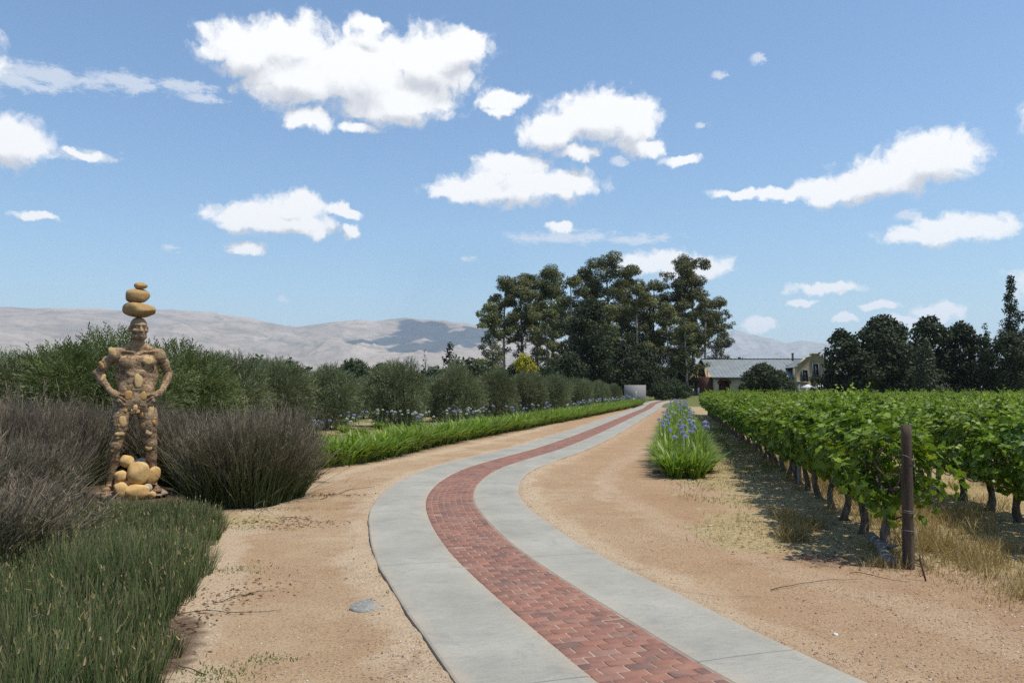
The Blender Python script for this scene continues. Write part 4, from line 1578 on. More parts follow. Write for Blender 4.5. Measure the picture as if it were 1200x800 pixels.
    blob_tree('poplar_tree', 497, 411, 92, .35, .2, 552, 'dark_leaf', 'dark_bark', 'thin bare looking spire behind the olive row left of the dark conifer', 'tree', None, 14, (.12, .3), 10, 'column')
    blob_tree('shade_tree', 415, 421, 95, 3.8, .03, 553, 'mid_leaf', 'dark_bark', 'dark rounded tree far behind the dark gap in the olive row', 'tree', None, 30, (.2, .36), 9, 'round')
    blob_tree('shade_tree', 448, 426, 98, 3.6, .03, 554, 'mid_leaf', 'dark_bark', 'distant dark tree showing between two middle olive trees', 'tree', None, 28, (.2, .36), 9, 'round')
    blob_tree('shade_tree', 556, 428, 104, 3.4, .03, 555, 'dark_leaf', 'dark_bark', 'distant dark tree right of the ragged conifer behind the olives', 'tree', None, 28, (.2, .36), 9, 'round')
    blob_tree('shade_tree', 322, 424, 80, 4.2, .03, 556, 'mid_leaf', 'dark_bark', 'distant round tree peeping over the olives above the reed clumps\' right end', 'tree', None, 30, (.2, .36), 9, 'round')


build_trees()


def far_trees():
    g = Geo()
    g_ = np.random.default_rng(77)
    TV, TF = diamond(.9, 1.5)
    cl = []
    for px in np.arange(-120, 1340, 9):
        D = 190 + 90 * g_.random()
        p = at_depth(px, 456, D)
        h = 5 + 4.5 * g_.random()
        cl.append((np.array([p[0], D, 1 + h * .5]), np.array([3.2, 3.2, h * .5])))
    crown(g, cl, 2.2, TV, TF, 1.0, grng=g_, inner=.5)
    tag(g.build('distant_woodland', M['mid_leaf']), 'far off dark line of trees on the plain below the mountains', 'woodland', kind='stuff')


far_trees()


# ------------------------------------------------------------------ reeds and rushes
def reed_mesh(k, tall=1.55, n=1500, rad=.36, spread=.26):
    g_ = np.random.default_rng(300 + k)
    g = Geo()
    a = g_.random(n) * 2 * PI
    rr = rad * np.sqrt(g_.random(n))
    base = np.stack([rr * np.cos(a), rr * np.sin(a), 0 * a - .02], 1)
    out = np.stack([np.cos(a), np.sin(a), 0 * a], 1)
    sp = spread * (rr / rad) * (.1 + 1.1 * g_.random(n))
    d = unit(out * sp[:, None] + np.array([0, 0, 1.0]) + g_.normal(size=(n, 3)) * (.10 + .18 * (g_.random((n, 1)) > .8)))
    L = tall * (.38 + .66 * g_.random(n)) * (1 + .12 * (g_.random(n) > .93))
    V, Fq, h, kk = ribbons(base, d, L, .007 + .006 * g_.random(n), .02 + .30 * g_.random(n) ** 3, 5, taper=.3, bend_dir=unit(out * .6 + [0, 0, -1.0]))
    tn = np.repeat(g_.random(n), kk)
    g.add(V, Fq, tint=tn, h=h)
    # feathery dry heads
    m = n * 2
    i = g_.integers(0, n, m)
    tpos = .62 + .38 * g_.random(m)
    b2 = base[i] + d[i] * (L[i] * tpos)[:, None] - np.array([0, 0, 1]) * (L[i] * .07 * tpos ** 2)[:, None]
    d2 = unit(d[i] + g_.normal(size=(m, 3)) * .4)
    V, Fq, h, kk = ribbons(b2, d2, .06 + .10 * g_.random(m), .007 + .006 * g_.random(m), .1 * g_.random(m), 1, taper=.2)
    g.add(V, Fq, tint=np.repeat(g_.random(m), kk), h=.75 + .25 * h)
    return g.mesh('reed_stems', M['restio'])


def grey_mesh(k):
    g_ = np.random.default_rng(330 + k)
    g = Geo()
    n = 60
    a = g_.random(n) * 2 * PI
    base = np.stack([.2 * np.cos(a), .2 * np.sin(a), 0 * a], 1)
    d = unit(np.stack([np.cos(a), np.sin(a), 0 * a], 1) * (.5 * g_.random(n))[:, None] + [0, 0, 1])
    L = 1.25 + .6 * g_.random(n)
    V, Fq, h, kk = ribbons(base, d, L, .008 + .008 * g_.random(n), .04 * g_.random(n), 4, taper=.3)
    g.add(V, Fq, tint=np.repeat(g_.random(n), kk), h=h)
    m = 500
    i = g_.integers(0, n, m)
    tp = .45 + .55 * g_.random(m)
    b2 = base[i] + d[i] * (L[i] * tp)[:, None]
    d2 = unit(d[i] * 1.2 + g_.normal(size=(m, 3)) * .5)
    V, Fq, h, kk = ribbons(b2, d2, .06 + .14 * g_.random(m), .006 + .006 * g_.random(m), .1 * g_.random(m), 2, taper=.3)
    g.add(V, Fq, tint=np.repeat(g_.random(m), kk), h=.6 + .4 * h)
    return g.mesh('dry_stalks', M['restio_grey'])


SCULPT = at(156.5, 583)


def build_reeds():
    ms = [reed_mesh(k) for k in range(5)]
    gs = [grey_mesh(k) for k in range(3)]
    spots = []
    # right-hand mass: from beside the figure to the bed's tip by the road
    right = [(214, 16.0, 1.5), (238, 14.9, 1.5), (252, 13.2, 1.4), (264, 14.6, 1.5), (280, 13.2, 1.45), (283, 14.8, 1.55), (296, 13.3, 1.5), (312, 13.7, 1.5), (318, 15.0, 1.45), (327, 14.2, 1.35), (334, 15.4, 1.4), (196, 17.2, 1.6), (228, 16.6, 1.6), (262, 16.4, 1.6), (300, 16.2, 1.6)]
    left = [(96, 16.0, 1.55), (72, 14.9, 1.55), (44, 13.9, 1.55), (24, 13.2, 1.6), (-6, 12.8, 1.6), (-44, 12.6, 1.65), (58, 13.0, 1.25), (34, 12.0, 1.25), (10, 11.3, 1.25), (-18, 10.7, 1.25), (-48, 10.2, 1.25), (-80, 11.2, 1.45),
            (-8, 9.6, .95), (-40, 9.0, 1.0), (-80, 9.2, 1.15), (30, 10.7, .85), (110, 17.4, 1.6), (50, 16.2, 1.6), (5, 15.4, 1.65), (-20, 8.0, .85), (8, 8.5, .80), (-60, 7.6, .9), (-90, 8.2, 1.0), (22, 9.6, .75), (140, 17.6, 1.6), (170, 17.4, 1.55), (-50, 14.5, 1.7)]
    rl = {(252, 13.2): 'reed clump at the front corner beside the dirt, spilling over the low green rushes',
          (334, 15.4): 'last reed clump of the bed, nearest the green agapanthus border',
          (327, 14.2): 'brown reed clump at the bed\'s right tip, overhanging the dirt track'}
    ll = {(72, 14.9): 'reed clump close to the stone figure\'s right foot', (-70, 11.2): 'reed clump cut by the photo\'s left edge'}
    for lst, spec, base in ((right, rl, 'brown topped reed clump between the stone figure and the dirt, right of the figure'),
                            (left, ll, 'tall brown and grey reed clump left of the stone figure')):
        for (px, D, h) in lst:
            p = at_depth(px, 456, D)
            e = empty('reed_clump', (p[0], p[1], 0), rng.random() * 6.28)
            s = h / 1.5 * (.80 + .34 * rng.random())
            w_ = .85 + .35 * rng.random()
            e.scale = (w_, w_, s)
            link_mesh('stems', ms[int(rng.integers(0, 5))], e, scale=(1.1, 1.1, 1))
            if rng.random() < (.65 if px < 200 else .4):
                link_mesh('dry_stalks', gs[int(rng.integers(0, 3))], e, (rng.normal() * .15, rng.normal() * .15, 0), rng.random() * 6)
            tag(e, spec.get((px, D), base), 'reeds', 'tall reed clumps around the stone figure')
    # low green rushes: too many stems to count
    poly = np.array([at(262, 618)[:2] + [0.0, .2], at(258, 655)[:2], at(240, 700)[:2], at(212, 752)[:2], at(186, 800)[:2], (-2.0, 4.2), (-1.9, 3.4), (-6.5, 3.4), (-8.6, 9.0), (-8.0, 12.6), (-6.3, 12.9), (-4.9, 12.4)])
    inset = poly.copy()

    def inside(P):
        x, y = P[:, 0], P[:, 1]
        c = np.zeros(len(P), bool)
        j = len(poly) - 1
        for i in range(len(poly)):
            xi, yi = poly[i]
            xj, yj = poly[j]
            m = ((yi > y) != (yj > y)) & (x < (xj - xi) * (y - yi) / (yj - yi + 1e-12) + xi)
            c ^= m
            j = i
        return c
    g_ = np.random.default_rng(360)
    jit = lambda Q: np.stack([fbm(np.stack([Q[:, 0] * 1.4, Q[:, 1] * 1.4, 0 * Q[:, 0] + q], 1), 3) - .5 for q in (2.0, 8.0)], 1) * .9
    n = 105000
    P = np.stack([-8.6 + 7 * g_.random(n), 3.3 + 10.7 * g_.random(n)], 1)
    P = P[inside(P + jit(P))]
    vis = P[:, 0] / P[:, 1] > -0.70
    P = P[vis]
    # tufty: pull stems toward tuft centres
    T = P[g_.integers(0, len(P), 700)]
    dd = np.argmin(((P[:, None, :1] - T[None, :, 0:1].transpose(0, 1, 2)) ** 2)[..., 0] + (P[:, None, 1] - T[None, :, 1]) ** 2, 1) if len(P) * 700 < 9e7 else None
    if dd is not None:
        tc = T[dd]
        P = P + (tc - P) * .30
        off = P - tc
        tt = g_.random(700)[dd]
    else:
        off, tt = np.zeros_like(P), g_.random(len(P))
    n = len(P)
    base = np.stack([P[:, 0], P[:, 1], 0 * P[:, 0] - .02], 1)
    d = unit(np.stack([off[:, 0] * 2.6, off[:, 1] * 2.6, 0 * off[:, 0] + 1], 1) + g_.normal(size=(n, 3)) * (.09 + .22 * (g_.random((n, 1)) > .88)))
    hh = 0.50 - 0.26 * np.clip((P[:, 1] - 8.5) / 3.6, 0, 1) + .34 * (fbm(np.stack([P[:, 0], P[:, 1], 0 * P[:, 0]], 1) * .9, 4) - .5) * 2
    L = hh * (.50 + .52 * g_.random(n) ** .7 + .25 * (tt - .5)) * (1 + .25 * (g_.random(n) > .96))
    de = np.full(n, 9.0)
    for i in range(len(poly)):
        a_, b_ = poly[i], poly[(i + 1) % len(poly)]
        t_ = np.clip(((P - a_) @ (b_ - a_)) / ((b_ - a_) @ (b_ - a_)), 0, 1)
        de = np.minimum(de, np.linalg.norm(P - a_ - t_[:, None] * (b_ - a_), axis=1))
    L = L * (.55 + .45 * np.clip(de / .5, 0, 1) ** .6)
    V, Fq, h, kk = ribbons(base, d, L, .0042 + .003 * g_.random(n), .02 + .12 * g_.random(n) ** 3, 3, taper=.35)
    g = Geo()
    g.add(V, Fq, tint=np.repeat(np.clip(.45 * tt + .45 * g_.random(n) + .5 * (fbm(np.stack([P[:, 0], P[:, 1], 0 * P[:, 0] + 5], 1) * .9, 3) - .5), 0, 1), kk), h=h)
    o = g.build('rush_bed', M['rush'])
    tag(o, 'low dense bed of green rushes in the left foreground, in front of the stone figure', 'rushes', kind='stuff')
    # pale seed heads and dead tips among them
    m = 5200
    i = g_.integers(0, n, m)
    b2 = base[i] + d[i] * (L[i] * (.86 + .14 * g_.random(m)))[:, None]
    d2 = unit(d[i] + g_.normal(size=(m, 3)) * .35)
    V, Fq, h, kk = ribbons(b2, d2, .018 + .03 * g_.random(m), .008 + .007 * g_.random(m), 0 * b2[:, 0], 1, taper=.4)
    g = Geo()
    g.add(V, Fq, tint=np.repeat(g_.random(m), kk))
    m2 = 5200
    i = g_.integers(0, n, m2)
    V, Fq, h, kk = ribbons(base[i], unit(d[i] + g_.normal(size=(m2, 3)) * .22), L[i] * 1.08, .005 + .004 * g_.random(m2), .1 * g_.random(m2), 3)
    g.add(V, Fq, tint=np.repeat(g_.random(m2) * .5, kk))
    o = g.build('rush_seed_heads', seedmat())
    tag(o, 'tiny straw coloured seed heads and dead stalks scattered over the green rushes', 'seed heads', kind='stuff')


def seedmat():
    return leaf_mat('seed_head', (0.13, 0.115, 0.085), (0.36, 0.27, 0.10), trans=.1, rough=.7)


build_reeds()


# ------------------------------------------------------------------ agapanthus
def agap_leaves(k, n=150, L0=.98):
    g_ = np.random.default_rng(600 + k)
    a = g_.random(n) * 2 * PI
    rr = .26 * np.sqrt(g_.random(n))
    base = np.stack([rr * np.cos(a), rr * np.sin(a), 0 * a], 1)
    a2 = a + g_.normal(size=n) * .5
    out = np.stack([np.cos(a2), np.sin(a2), 0 * a], 1)
    d = unit(out * (.12 + .68 * g_.random(n))[:, None] + [0, 0, 1])
    L = L0 * (.6 + .5 * g_.random(n))
    side = np.stack([-out[:, 1], out[:, 0], 0 * a], 1)
    V, Fq, h, kk = ribbons(base, d, L,   .036 + .018 * g_.random(n), .24 + .36 * g_.random(n), 5, side=side, taper=.15, bend_dir=unit(out * .35 + [0, 0, -1.0]))
    g = Geo()
    g.add(V, Fq, tint=np.repeat(g_.random(n), kk), h=h)
    # a few dead straw leaves at the foot
    return g.mesh('agapanthus_leaves', M['strap_leaf'])


def agap_head(k, mat):
    g_ = np.random.default_rng(640 + k)
    n = 34
    dr = rand_dirs(n, g_)
    dr[:, 2] = np.abs(dr[:, 2]) * .9 - .25
    dr = unit(dr)
    g = Geo()
    for d in dr:
        L = .055 + .02 * g_.random()
        g.add(*tube([d * .008, d * L * .5], [.0018, .0022], 4, False), tint=.2)
        s = unit(np.cross(d, [.3, .2, .9]))
        u_ = np.cross(d, s)
        c = d * L * .5
        pv, pf = [c], []
        for q in range(6):
            w = q * PI / 3
            r1 = (math.cos(w) * s + math.sin(w) * u_)
            r2 = (math.cos(w + .5) * s + math.sin(w + .5) * u_)
            r0 = (math.cos(w - .5) * s + math.sin(w - .5) * u_)
            i = len(pv)
            pv += [c + d * .018 + r0 * .009, c + d * .034 + r1 * .022, c + d * .018 + r2 * .009]
            pf.append((0, i, i + 1, i + 2))
        g.add(np.array(pv), np.array(pf), tint=g_.random())
    return g.mesh('flower_head', M[mat])


def stem_mesh():
    z = np.linspace(0, 1, 6)
    return Geo().add(*tube(np.stack([.03 * z ** 2, 0 * z, z], 1), .0065, 6)).mesh('flower_stem', M['stem'], smooth=True)


def build_agapanthus():
    lv = [agap_leaves(k) for k in range(5)]
    hb = [agap_head(k, 'blue_petal') for k in range(3)]
    hw = [agap_head(k + 5, 'white_petal') for k in range(3)]
    st = stem_mesh()

    def plant(x, y, s, flowers, lab, group, hgt=1.0, leafy=True):
        e = empty('agapanthus', (x, y, float(gz(x, y))), rng.random() * 6.28)
        if leafy:
            link_mesh('leaves', lv[int(rng.integers(0, 5))], e, scale=(s * 1.05, s * 1.05, s * (.92 + .16 * rng.random())))
        for (col, hh) in flowers:
            a, r = rng.random() * 6.28, .30 * math.sqrt(rng.random())
            sm = link_mesh('flower_stem', st, e, (r * math.cos(a), r * math.sin(a), 0), a, (1.3, 1, hh))
            sc = .72 + .32 * rng.random()
            link_mesh('flower_head', (hb if col == 'b' else hw)[int(rng.integers(0, 3))], e,
                      (r * math.cos(a) + .03 * sm.scale[0] * math.cos(a), r * math.sin(a) + .03 * sm.scale[0] * math.sin(a), hh), rng.random() * 6, sc)
        tag(e, lab, 'agapanthus', group)
        return e
    # border on the left of the road
    d = np.concatenate([[0], np.cumsum(np.linalg.norm(np.diff(BORDER, axis=0), axis=1))])
    u, n = 0.1, 0
    first = True
    while u < d[-1] - 6:
        x, y = np.interp(u, d, BORDER[:, 0]), np.interp(u, d, BORDER[:, 1])
        x2, y2 = np.interp(u + .2, d, BORDER[:, 0]), np.interp(u + .2, d, BORDER[:, 1])
        tx = unit(np.array([x2 - x, y2 - y]))
        nl = np.array([-tx[1], tx[0]])
        for lane in (0.38, 0.92):
            px_ = x + nl[0] * (lane + rng.normal() * .07) + tx[0] * (.3 if lane > .5 else 0)
            py_ = y + nl[1] * (lane + rng.normal() * .07) + tx[1] * (.3 if lane > .5 else 0)
            fl = []
            if y > 30 and rng.random() < min(.6, (y - 28) / 60):
                fl = [('b' if rng.random() < .68 else 'w', .88 + .28 * rng.random()) for _ in range(int(rng.integers(1, 3)))]
            if abs(u - 8.2) < .35 and lane < .5:
                fl = [('w', .72)]
            near = y < 24
            if u < .2:
                lab = 'small bright green agapanthus clump at the near end of the left border' if lane < .5 else 'agapanthus clump behind the border\'s nearest one'
            elif fl and fl[0] == ('w', .72):
                lab = 'border agapanthus clump with one white bloom among its green leaves, nearest flower on the drive'
            elif fl:
                lab = 'agapanthus clump in flower in the far half of the left border'
            else:
                lab = 'green strap leaved agapanthus clump without flowers in the left border'
            plant(px_, py_, (.85 if u < 1.4 else 1.08) * (.92 + .16 * rng.random()), fl, lab, 'agapanthus in the border left of the drive')
        u += .62 + .04 * rng.random()
    # island on the right of the road
    s = 0.0
    base = np.array([3.72, 17.3])
    while s < 58:
        c = base + ROWD * s * 1.0
        w = .20 if s < .3 else .32
        for lane in (-w, w) if s < 30 else (-.22, .30):
            q = c + ROWN * (lane + rng.normal() * .08) + ROWD * rng.normal() * .12
            nf = int(rng.integers(0, 3) * (rng.random() < (.75 if s < 6 else .5))) if s > .5 else 2
            fl = [('w' if (s > 8 and rng.random() < .10) else 'b', .86 + .24 * rng.random()) for _ in range(nf)]
            lab = {0: 'leading agapanthus clump of the right hand bed, blue blooms over dark lower leaves'}.get(int(s * 10), None) if lane < 0 else \
                  ('second agapanthus clump at the near end of the right hand bed' if s < .3 else None)
            plant(q[0], q[1], .86, fl, lab or 'blue flowering agapanthus clump in the long bed between drive and vineyard', 'agapanthus in the bed right of the drive')
        s += .72 if s < 20 else 1.05
    # blue stems leaning out on the left of the island
    for (px, D, c, lab) in ((758, 25, 'b', 'lone leaning blue agapanthus left of the right hand bed, closest to the road'), (768, 25.6, 'b', 'leaning blue agapanthus between the lone bloom and the right hand bed')):
        p = at_depth(px, 456, D)
        plant(p[0] + .5, D, .5, [(c, .6), (c, .75)], lab, 'agapanthus in the bed right of the drive')
    # scattered flowers in the dry grass before the olives
    sc = [(463, 36, 'w'), (470, 36.5, 'w'), (460, 34, 'b'), (488, 35, 'b'), (492, 33, 'w'), (494, 33.5, 'w'), (489, 31, 'b'), (512, 34, 'w'), (416, 27, 'w'), (424, 33, 'b'), (412, 30, 'b'), (442, 38, 'w'),
          (448, 38, 'w'), (518, 36, 'w'), (535, 38, 'b'), (542, 38, 'w'), (552, 39, 'b'), (558, 38, 'w'), (546, 41, 'w'), (562, 41, 'w'), (570, 42, 'b'), (374, 26, 'b'), (384, 27.5, 'b'), (529, 40, 'b'), (404, 35, 'b')]
    for (px, D, c) in sc:
        p = at_depth(px, 456, D)
        plant(p[0], D, .55, [(c, .72 + .25 * rng.random()) for _ in range(int(rng.integers(2, 5)))],
              ('white' if c == 'w' else 'blue') + ' flowering agapanthus standing loose in the dry grass before the olive trees', 'loose agapanthus in the dry grass')


build_agapanthus()


# ------------------------------------------------------------------ stone figure
class SDF:
    def __init__(self, lo, hi, h):
        self.lo, self.h = np.array(lo, float), h
        n = np.ceil((np.array(hi) - self.lo) / h).astype(int) + 1
        self.ax = [self.lo[i] + h * np.arange(n[i]) for i in range(3)]
        self.D = np.full(n, 0.5, dtype=np.float32)

    def _box(self, lo, hi):
        sl = []
        for i in range(3):
            a = int(np.clip(np.searchsorted(self.ax[i], lo[i]) - 1, 0, len(self.ax[i]) - 1))
            b = int(np.clip(np.searchsorted(self.ax[i], hi[i]) + 1, a + 1, len(self.ax[i])))
            sl.append(slice(a, b))
        P = np.stack(np.meshgrid(*[self.ax[i][sl[i]] for i in range(3)], indexing='ij'), -1)
        return tuple(sl), P

    def _join(self, sl, d, k, sub):
        a = self.D[sl]
        if sub:
            h = np.clip(.5 - .5 * (a + d) / k, 0, 1)
            self.D[sl] = a * (1 - h) + (-d) * h + k * h * (1 - h)
        else:
            h = np.clip(.5 + .5 * (d - a) / k, 0, 1)
            self.D[sl] = d * (1 - h) + a * h - k * h * (1 - h)

    def cone(self, a, b, r0, r1, k=.02, sub=False, T=None):
        a, b = np.array(a, float), np.array(b, float)
        if T is not None:
            a, b = T(a), T(b)
        m = max(r0, r1) + k * 2 + .02
        sl, P = self._box(np.minimum(a, b) - m, np.maximum(a, b) + m)
        ba = b - a
        t = np.clip(((P - a) @ ba) / (ba @ ba), 0, 1)
        d = np.linalg.norm(P - a - t[..., None] * ba, axis=-1) - (r0 + (r1 - r0) * t)
        self._join(sl, d, k, sub)

    def ell(self, c, r, k=.02, rot=None, sub=False, T=None):
        c, r = np.array(c, float), np.array(r, float)
        Mr = np.eye(3) if rot is None else np.array(rot)
        if T is not None:
            c = T(c)
            Mr = T.R @ Mr
        m = max(r) + k * 2 + .02
        sl, P = self._box(c - m, c + m)
        q = (P - c) @ Mr
        k0 = np.linalg.norm(q / r, axis=-1)
        k1 = np.linalg.norm(q / (r * r), axis=-1) + 1e-6
        self._join(sl, k0 * (k0 - 1) / k1, k, sub)

    def mesh(self):
        D, h = self.D, self.h
        S = D < 0
        nx, ny, nz = D.shape
        acc = np.zeros((nx - 1, ny - 1, nz - 1, 3))
        cnt = np.zeros((nx - 1, ny - 1, nz - 1))
        cor = [(i, j, k) for i in (0, 1) for j in (0, 1) for k in (0, 1)]

        def sub(o):
            return slice(o[0], nx - 1 + o[0]), slice(o[1], ny - 1 + o[1]), slice(o[2], nz - 1 + o[2])
        for ia, a in enumerate(cor):
            for b in cor[ia + 1:]:
                df = np.array(b) - np.array(a)
                if np.abs(df).sum() != 1:
                    continue
                da, db = D[sub(a)], D[sub(b)]
                m = (da < 0) != (db < 0)
                t = np.where(m, da / np.where(m, da - db, 1), 0)
                for c in range(3):
                    acc[..., c] += np.where(m, a[c] + t * df[c], 0)
                cnt += m
        act = cnt > 0
        idx = np.full(act.shape, -1)
        idx[act] = np.arange(act.sum())
        ijk = np.argwhere(act)
        V = (ijk + acc[act] / cnt[act][:, None]) * h + self.lo
        F = []
        for axn in range(3):
            o = [0, 0, 0]
            o[axn] = 1
            A = S[:nx - o[0], :ny - o[1], :nz - o[2]]
            B = S[o[0]:, o[1]:, o[2]:]
            e = np.argwhere(A != B)
            u_, v_ = [(1, 2), (2, 0), (0, 1)][axn]
            ok = (e[:, u_] > 0) & (e[:, v_] > 0) & (e[:, u_] < D.shape[u_] - 1) & (e[:, v_] < D.shape[v_] - 1)
            e = e[ok]
            flip = A[tuple(e.T)]
            du, dv = np.zeros(3, int), np.zeros(3, int)
            du[u_], dv[v_] = 1, 1
            q = np.stack([idx[tuple((e - du - dv).T)], idx[tuple((e - dv).T)], idx[tuple(e.T)], idx[tuple((e - du).T)]], 1)
            q[~flip] = q[~flip][:, ::-1]
            F.append(q)
        F = np.concatenate(F)
        F = F[(F >= 0).all(1)]
        return V, F


def boulder(g, c, r, seed, rz=0.0, ry=0.0, amp=.10, sub=4, **at_):
    n, m = 26, 16
    th = np.linspace(0, 2 * PI, n, endpoint=False)
    ph = np.linspace(0, PI, m + 2)[1:-1]
    T_, P_ = np.meshgrid(th, ph, indexing='ij')
    d = np.stack([np.sin(P_) * np.cos(T_), np.sin(P_) * np.sin(T_), np.cos(P_)], -1).reshape(-1, 3)
    d = np.concatenate([d, [[0, 0, 1.0], [0, 0, -1.0]]])
    # slightly squared, river-worn
    d2 = d / (np.abs(d) ** 2.7).sum(1, keepdims=True) ** (1 / 2.7)
    gb = np.random.default_rng(int(seed * 10))
    for _ in range(7):                       # worn facets
        nf = rand_dirs(1, gb)[0]
        over = np.maximum(d2 @ nf - (.78 + .16 * gb.random()), 0)
        d2 = d2 - over[:, None] * nf * .75
    d2 = d2 * (1 + amp * 2.2 * (fbm(d * 1.5 + seed * 3.7, 4) - .5))[:, None]
    V = d2 * np.asarray(r)
    cy, sy = math.cos(ry), math.sin(ry)
    V = V @ np.array([[cy, 0, -sy], [0, 1, 0], [sy, 0, cy]])
    cz, sz = math.cos(rz), math.sin(rz)
    V = V @ np.array([[cz, sz, 0], [-sz, cz, 0], [0, 0, 1]]) + np.asarray(c)
    q, tr = [], []
    for i in range(n):
        i2 = (i + 1) % n
        for j in range(m - 1):
            q.append((i * m + j, i * m + j + 1, i2 * m + j + 1, i2 * m + j))
        tr.append((n * m, i * m, i2 * m))
        tr.append((n * m + 1, i2 * m + m - 1, i * m + m - 1))
    g.add(V, [np.array(q), np.array(tr)], **at_)
    return g


def stone_mat(name, a, b, spots=0.0, stain=(0.20, 0.125, 0.06)):
    m, nt, p = new_mat(name)
    pos = obj_pos(nt)
    oi = nt.nodes.new('ShaderNodeObjectInfo')
    sh = nt.nodes.new('ShaderNodeVectorMath')
    nt.links.new(pos, sh.inputs[0])
    cb = nt.nodes.new('ShaderNodeCombineXYZ')
    nt.links.new(math_node(nt, 'MULTIPLY', oi.outputs['Random'], 40.0), cb.inputs[0])
    nt.links.new(cb.outputs[0], sh.inputs[1])
    pos = sh.outputs[0]
    f = tex_noise(nt, pos, 3.5, 6, 0.65, .5)
    col = ramp(nt, f, [(0.3, a), (0.7, b)])
    f2 = tex_noise(nt, pos, 24, 5, 0.7)
    col = mixc(nt, 1.0, col, ramp(nt, f2, [(0.3, (0.78, 0.76, 0.74)), (0.6, (1.05, 1.05, 1.05))]), 'MULTIPLY')
    f3 = tex_noise(nt, pos, 7, 7, 0.75, 1.2)
    col = mixc(nt, math_node(nt, 'MULTIPLY', ramp_f(nt, f3, .56, .72), .65), col, stain)
    nt.links.new(col, p.inputs['Base Color'])
    p.inputs['Roughness'].default_value = 0.85
    p.inputs['Specular IOR Level'].default_value = 0.2
    bump(nt, p, math_node(nt, 'MULTIPLY_ADD', f2, .4, f), 0.35, 0.03)
    return m


def earth_mat():
    m, nt, p = new_mat('rammed_earth')
    pos = obj_pos(nt)
    mp = nt.nodes.new('ShaderNodeMapping')
    mp.inputs['Scale'].default_value = (0.8, 0.8, 4.2)
    nt.links.new(pos, mp.inputs[0])
    f1 = tex_noise(nt, mp.outputs[0], 2.2, 6, 0.65, .8)
    col = ramp(nt, f1, [(0.28, (0.170, 0.105, 0.062)), (0.42, (0.300, 0.200, 0.118)), (0.55, (0.390, 0.275, 0.165)), (0.68, (0.320, 0.205, 0.110)), (0.80, (0.46, 0.355, 0.24))])
    f2 = tex_noise(nt, pos, 9, 7, 0.72, .6)
    col = mixc(nt, ramp_f(nt, f2, .50, .66), col, (0.33, 0.245, 0.175))
    f3 = tex_noise(nt, pos, 5.5, 6, 0.7, 1.0)
    col = mixc(nt, math_node(nt, 'MULTIPLY', ramp_f(nt, f3, .52, .62), .85), col, (0.120, 0.070, 0.045))
    col = mixc(nt, math_node(nt, 'MULTIPLY', attr(nt, 'groove'), 0.40), col, (0.10, 0.062, 0.045))
    # dark joints between the fitted slabs
    mj = nt.nodes.new('ShaderNodeMapping')
    mj.inputs['Scale'].default_value = (2.3, 2.3, 5.6)
    wv = nt.nodes.new('ShaderNodeTexNoise')
    wv.inputs['Scale'].default_value = 5
    nt.links.new(pos, wv.inputs['Vector'])
    nt.links.new(vmath(nt, 'MULTIPLY_ADD', wv.outputs['Color'], (.20, .20, .12), pos), mj.inputs[0])
    vj = nt.nodes.new('ShaderNodeTexVoronoi')
    vj.feature = 'DISTANCE_TO_EDGE'
    nt.links.new(mj.outputs[0], vj.inputs['Vector'])
    vc = nt.nodes.new('ShaderNodeTexVoronoi')
    nt.links.new(mj.outputs[0], vc.inputs['Vector'])
    sc_ = nt.nodes.new('ShaderNodeSeparateColor')
    nt.links.new(vc.outputs['Color'], sc_.inputs[0])
    hgt_ok = nt.nodes.new('ShaderNodeSeparateXYZ')
    nt.links.new(pos, hgt_ok.inputs[0])
    below = math_node(nt, 'LESS_THAN', hgt_ok.outputs[2], 2.60)
    col = mixc(nt, below, col, mixc(nt, 1.0, col, ramp(nt, sc_.outputs[0], [(0, (.88, .84, .78)), (.5, (1.12, 1.10, 1.06)), (1, (1.42, 1.38, 1.28))]), 'MULTIPLY'))
    jn = math_node(nt, 'MULTIPLY', math_node(nt, 'SUBTRACT', 1.0, ramp_f(nt, vj.outputs['Distance'], 0.005, 0.06)), below)
    col = mixc(nt, math_node(nt, 'MULTIPLY', jn, 0.60), col, (0.095, 0.058, 0.040))
    f4 = tex_noise(nt, pos, 46, 5, 0.7)
    col = mixc(nt, 1.0, col, ramp(nt, f4, [(0.3, (0.72, 0.70, 0.68)), (0.6, (1.08, 1.08, 1.06))]), 'MULTIPLY')
    nt.links.new(col, p.inputs['Base Color'])
    p.inputs['Roughness'].default_value = 0.9
    p.inputs['Specular IOR Level'].default_value = 0.15
    bump(nt, p, math_node(nt, 'SUBTRACT', math_node(nt, 'MULTIPLY_ADD', f4, .35, f2), math_node(nt, 'MULTIPLY', jn, 0.8)), 0.65, 0.03)
    return m


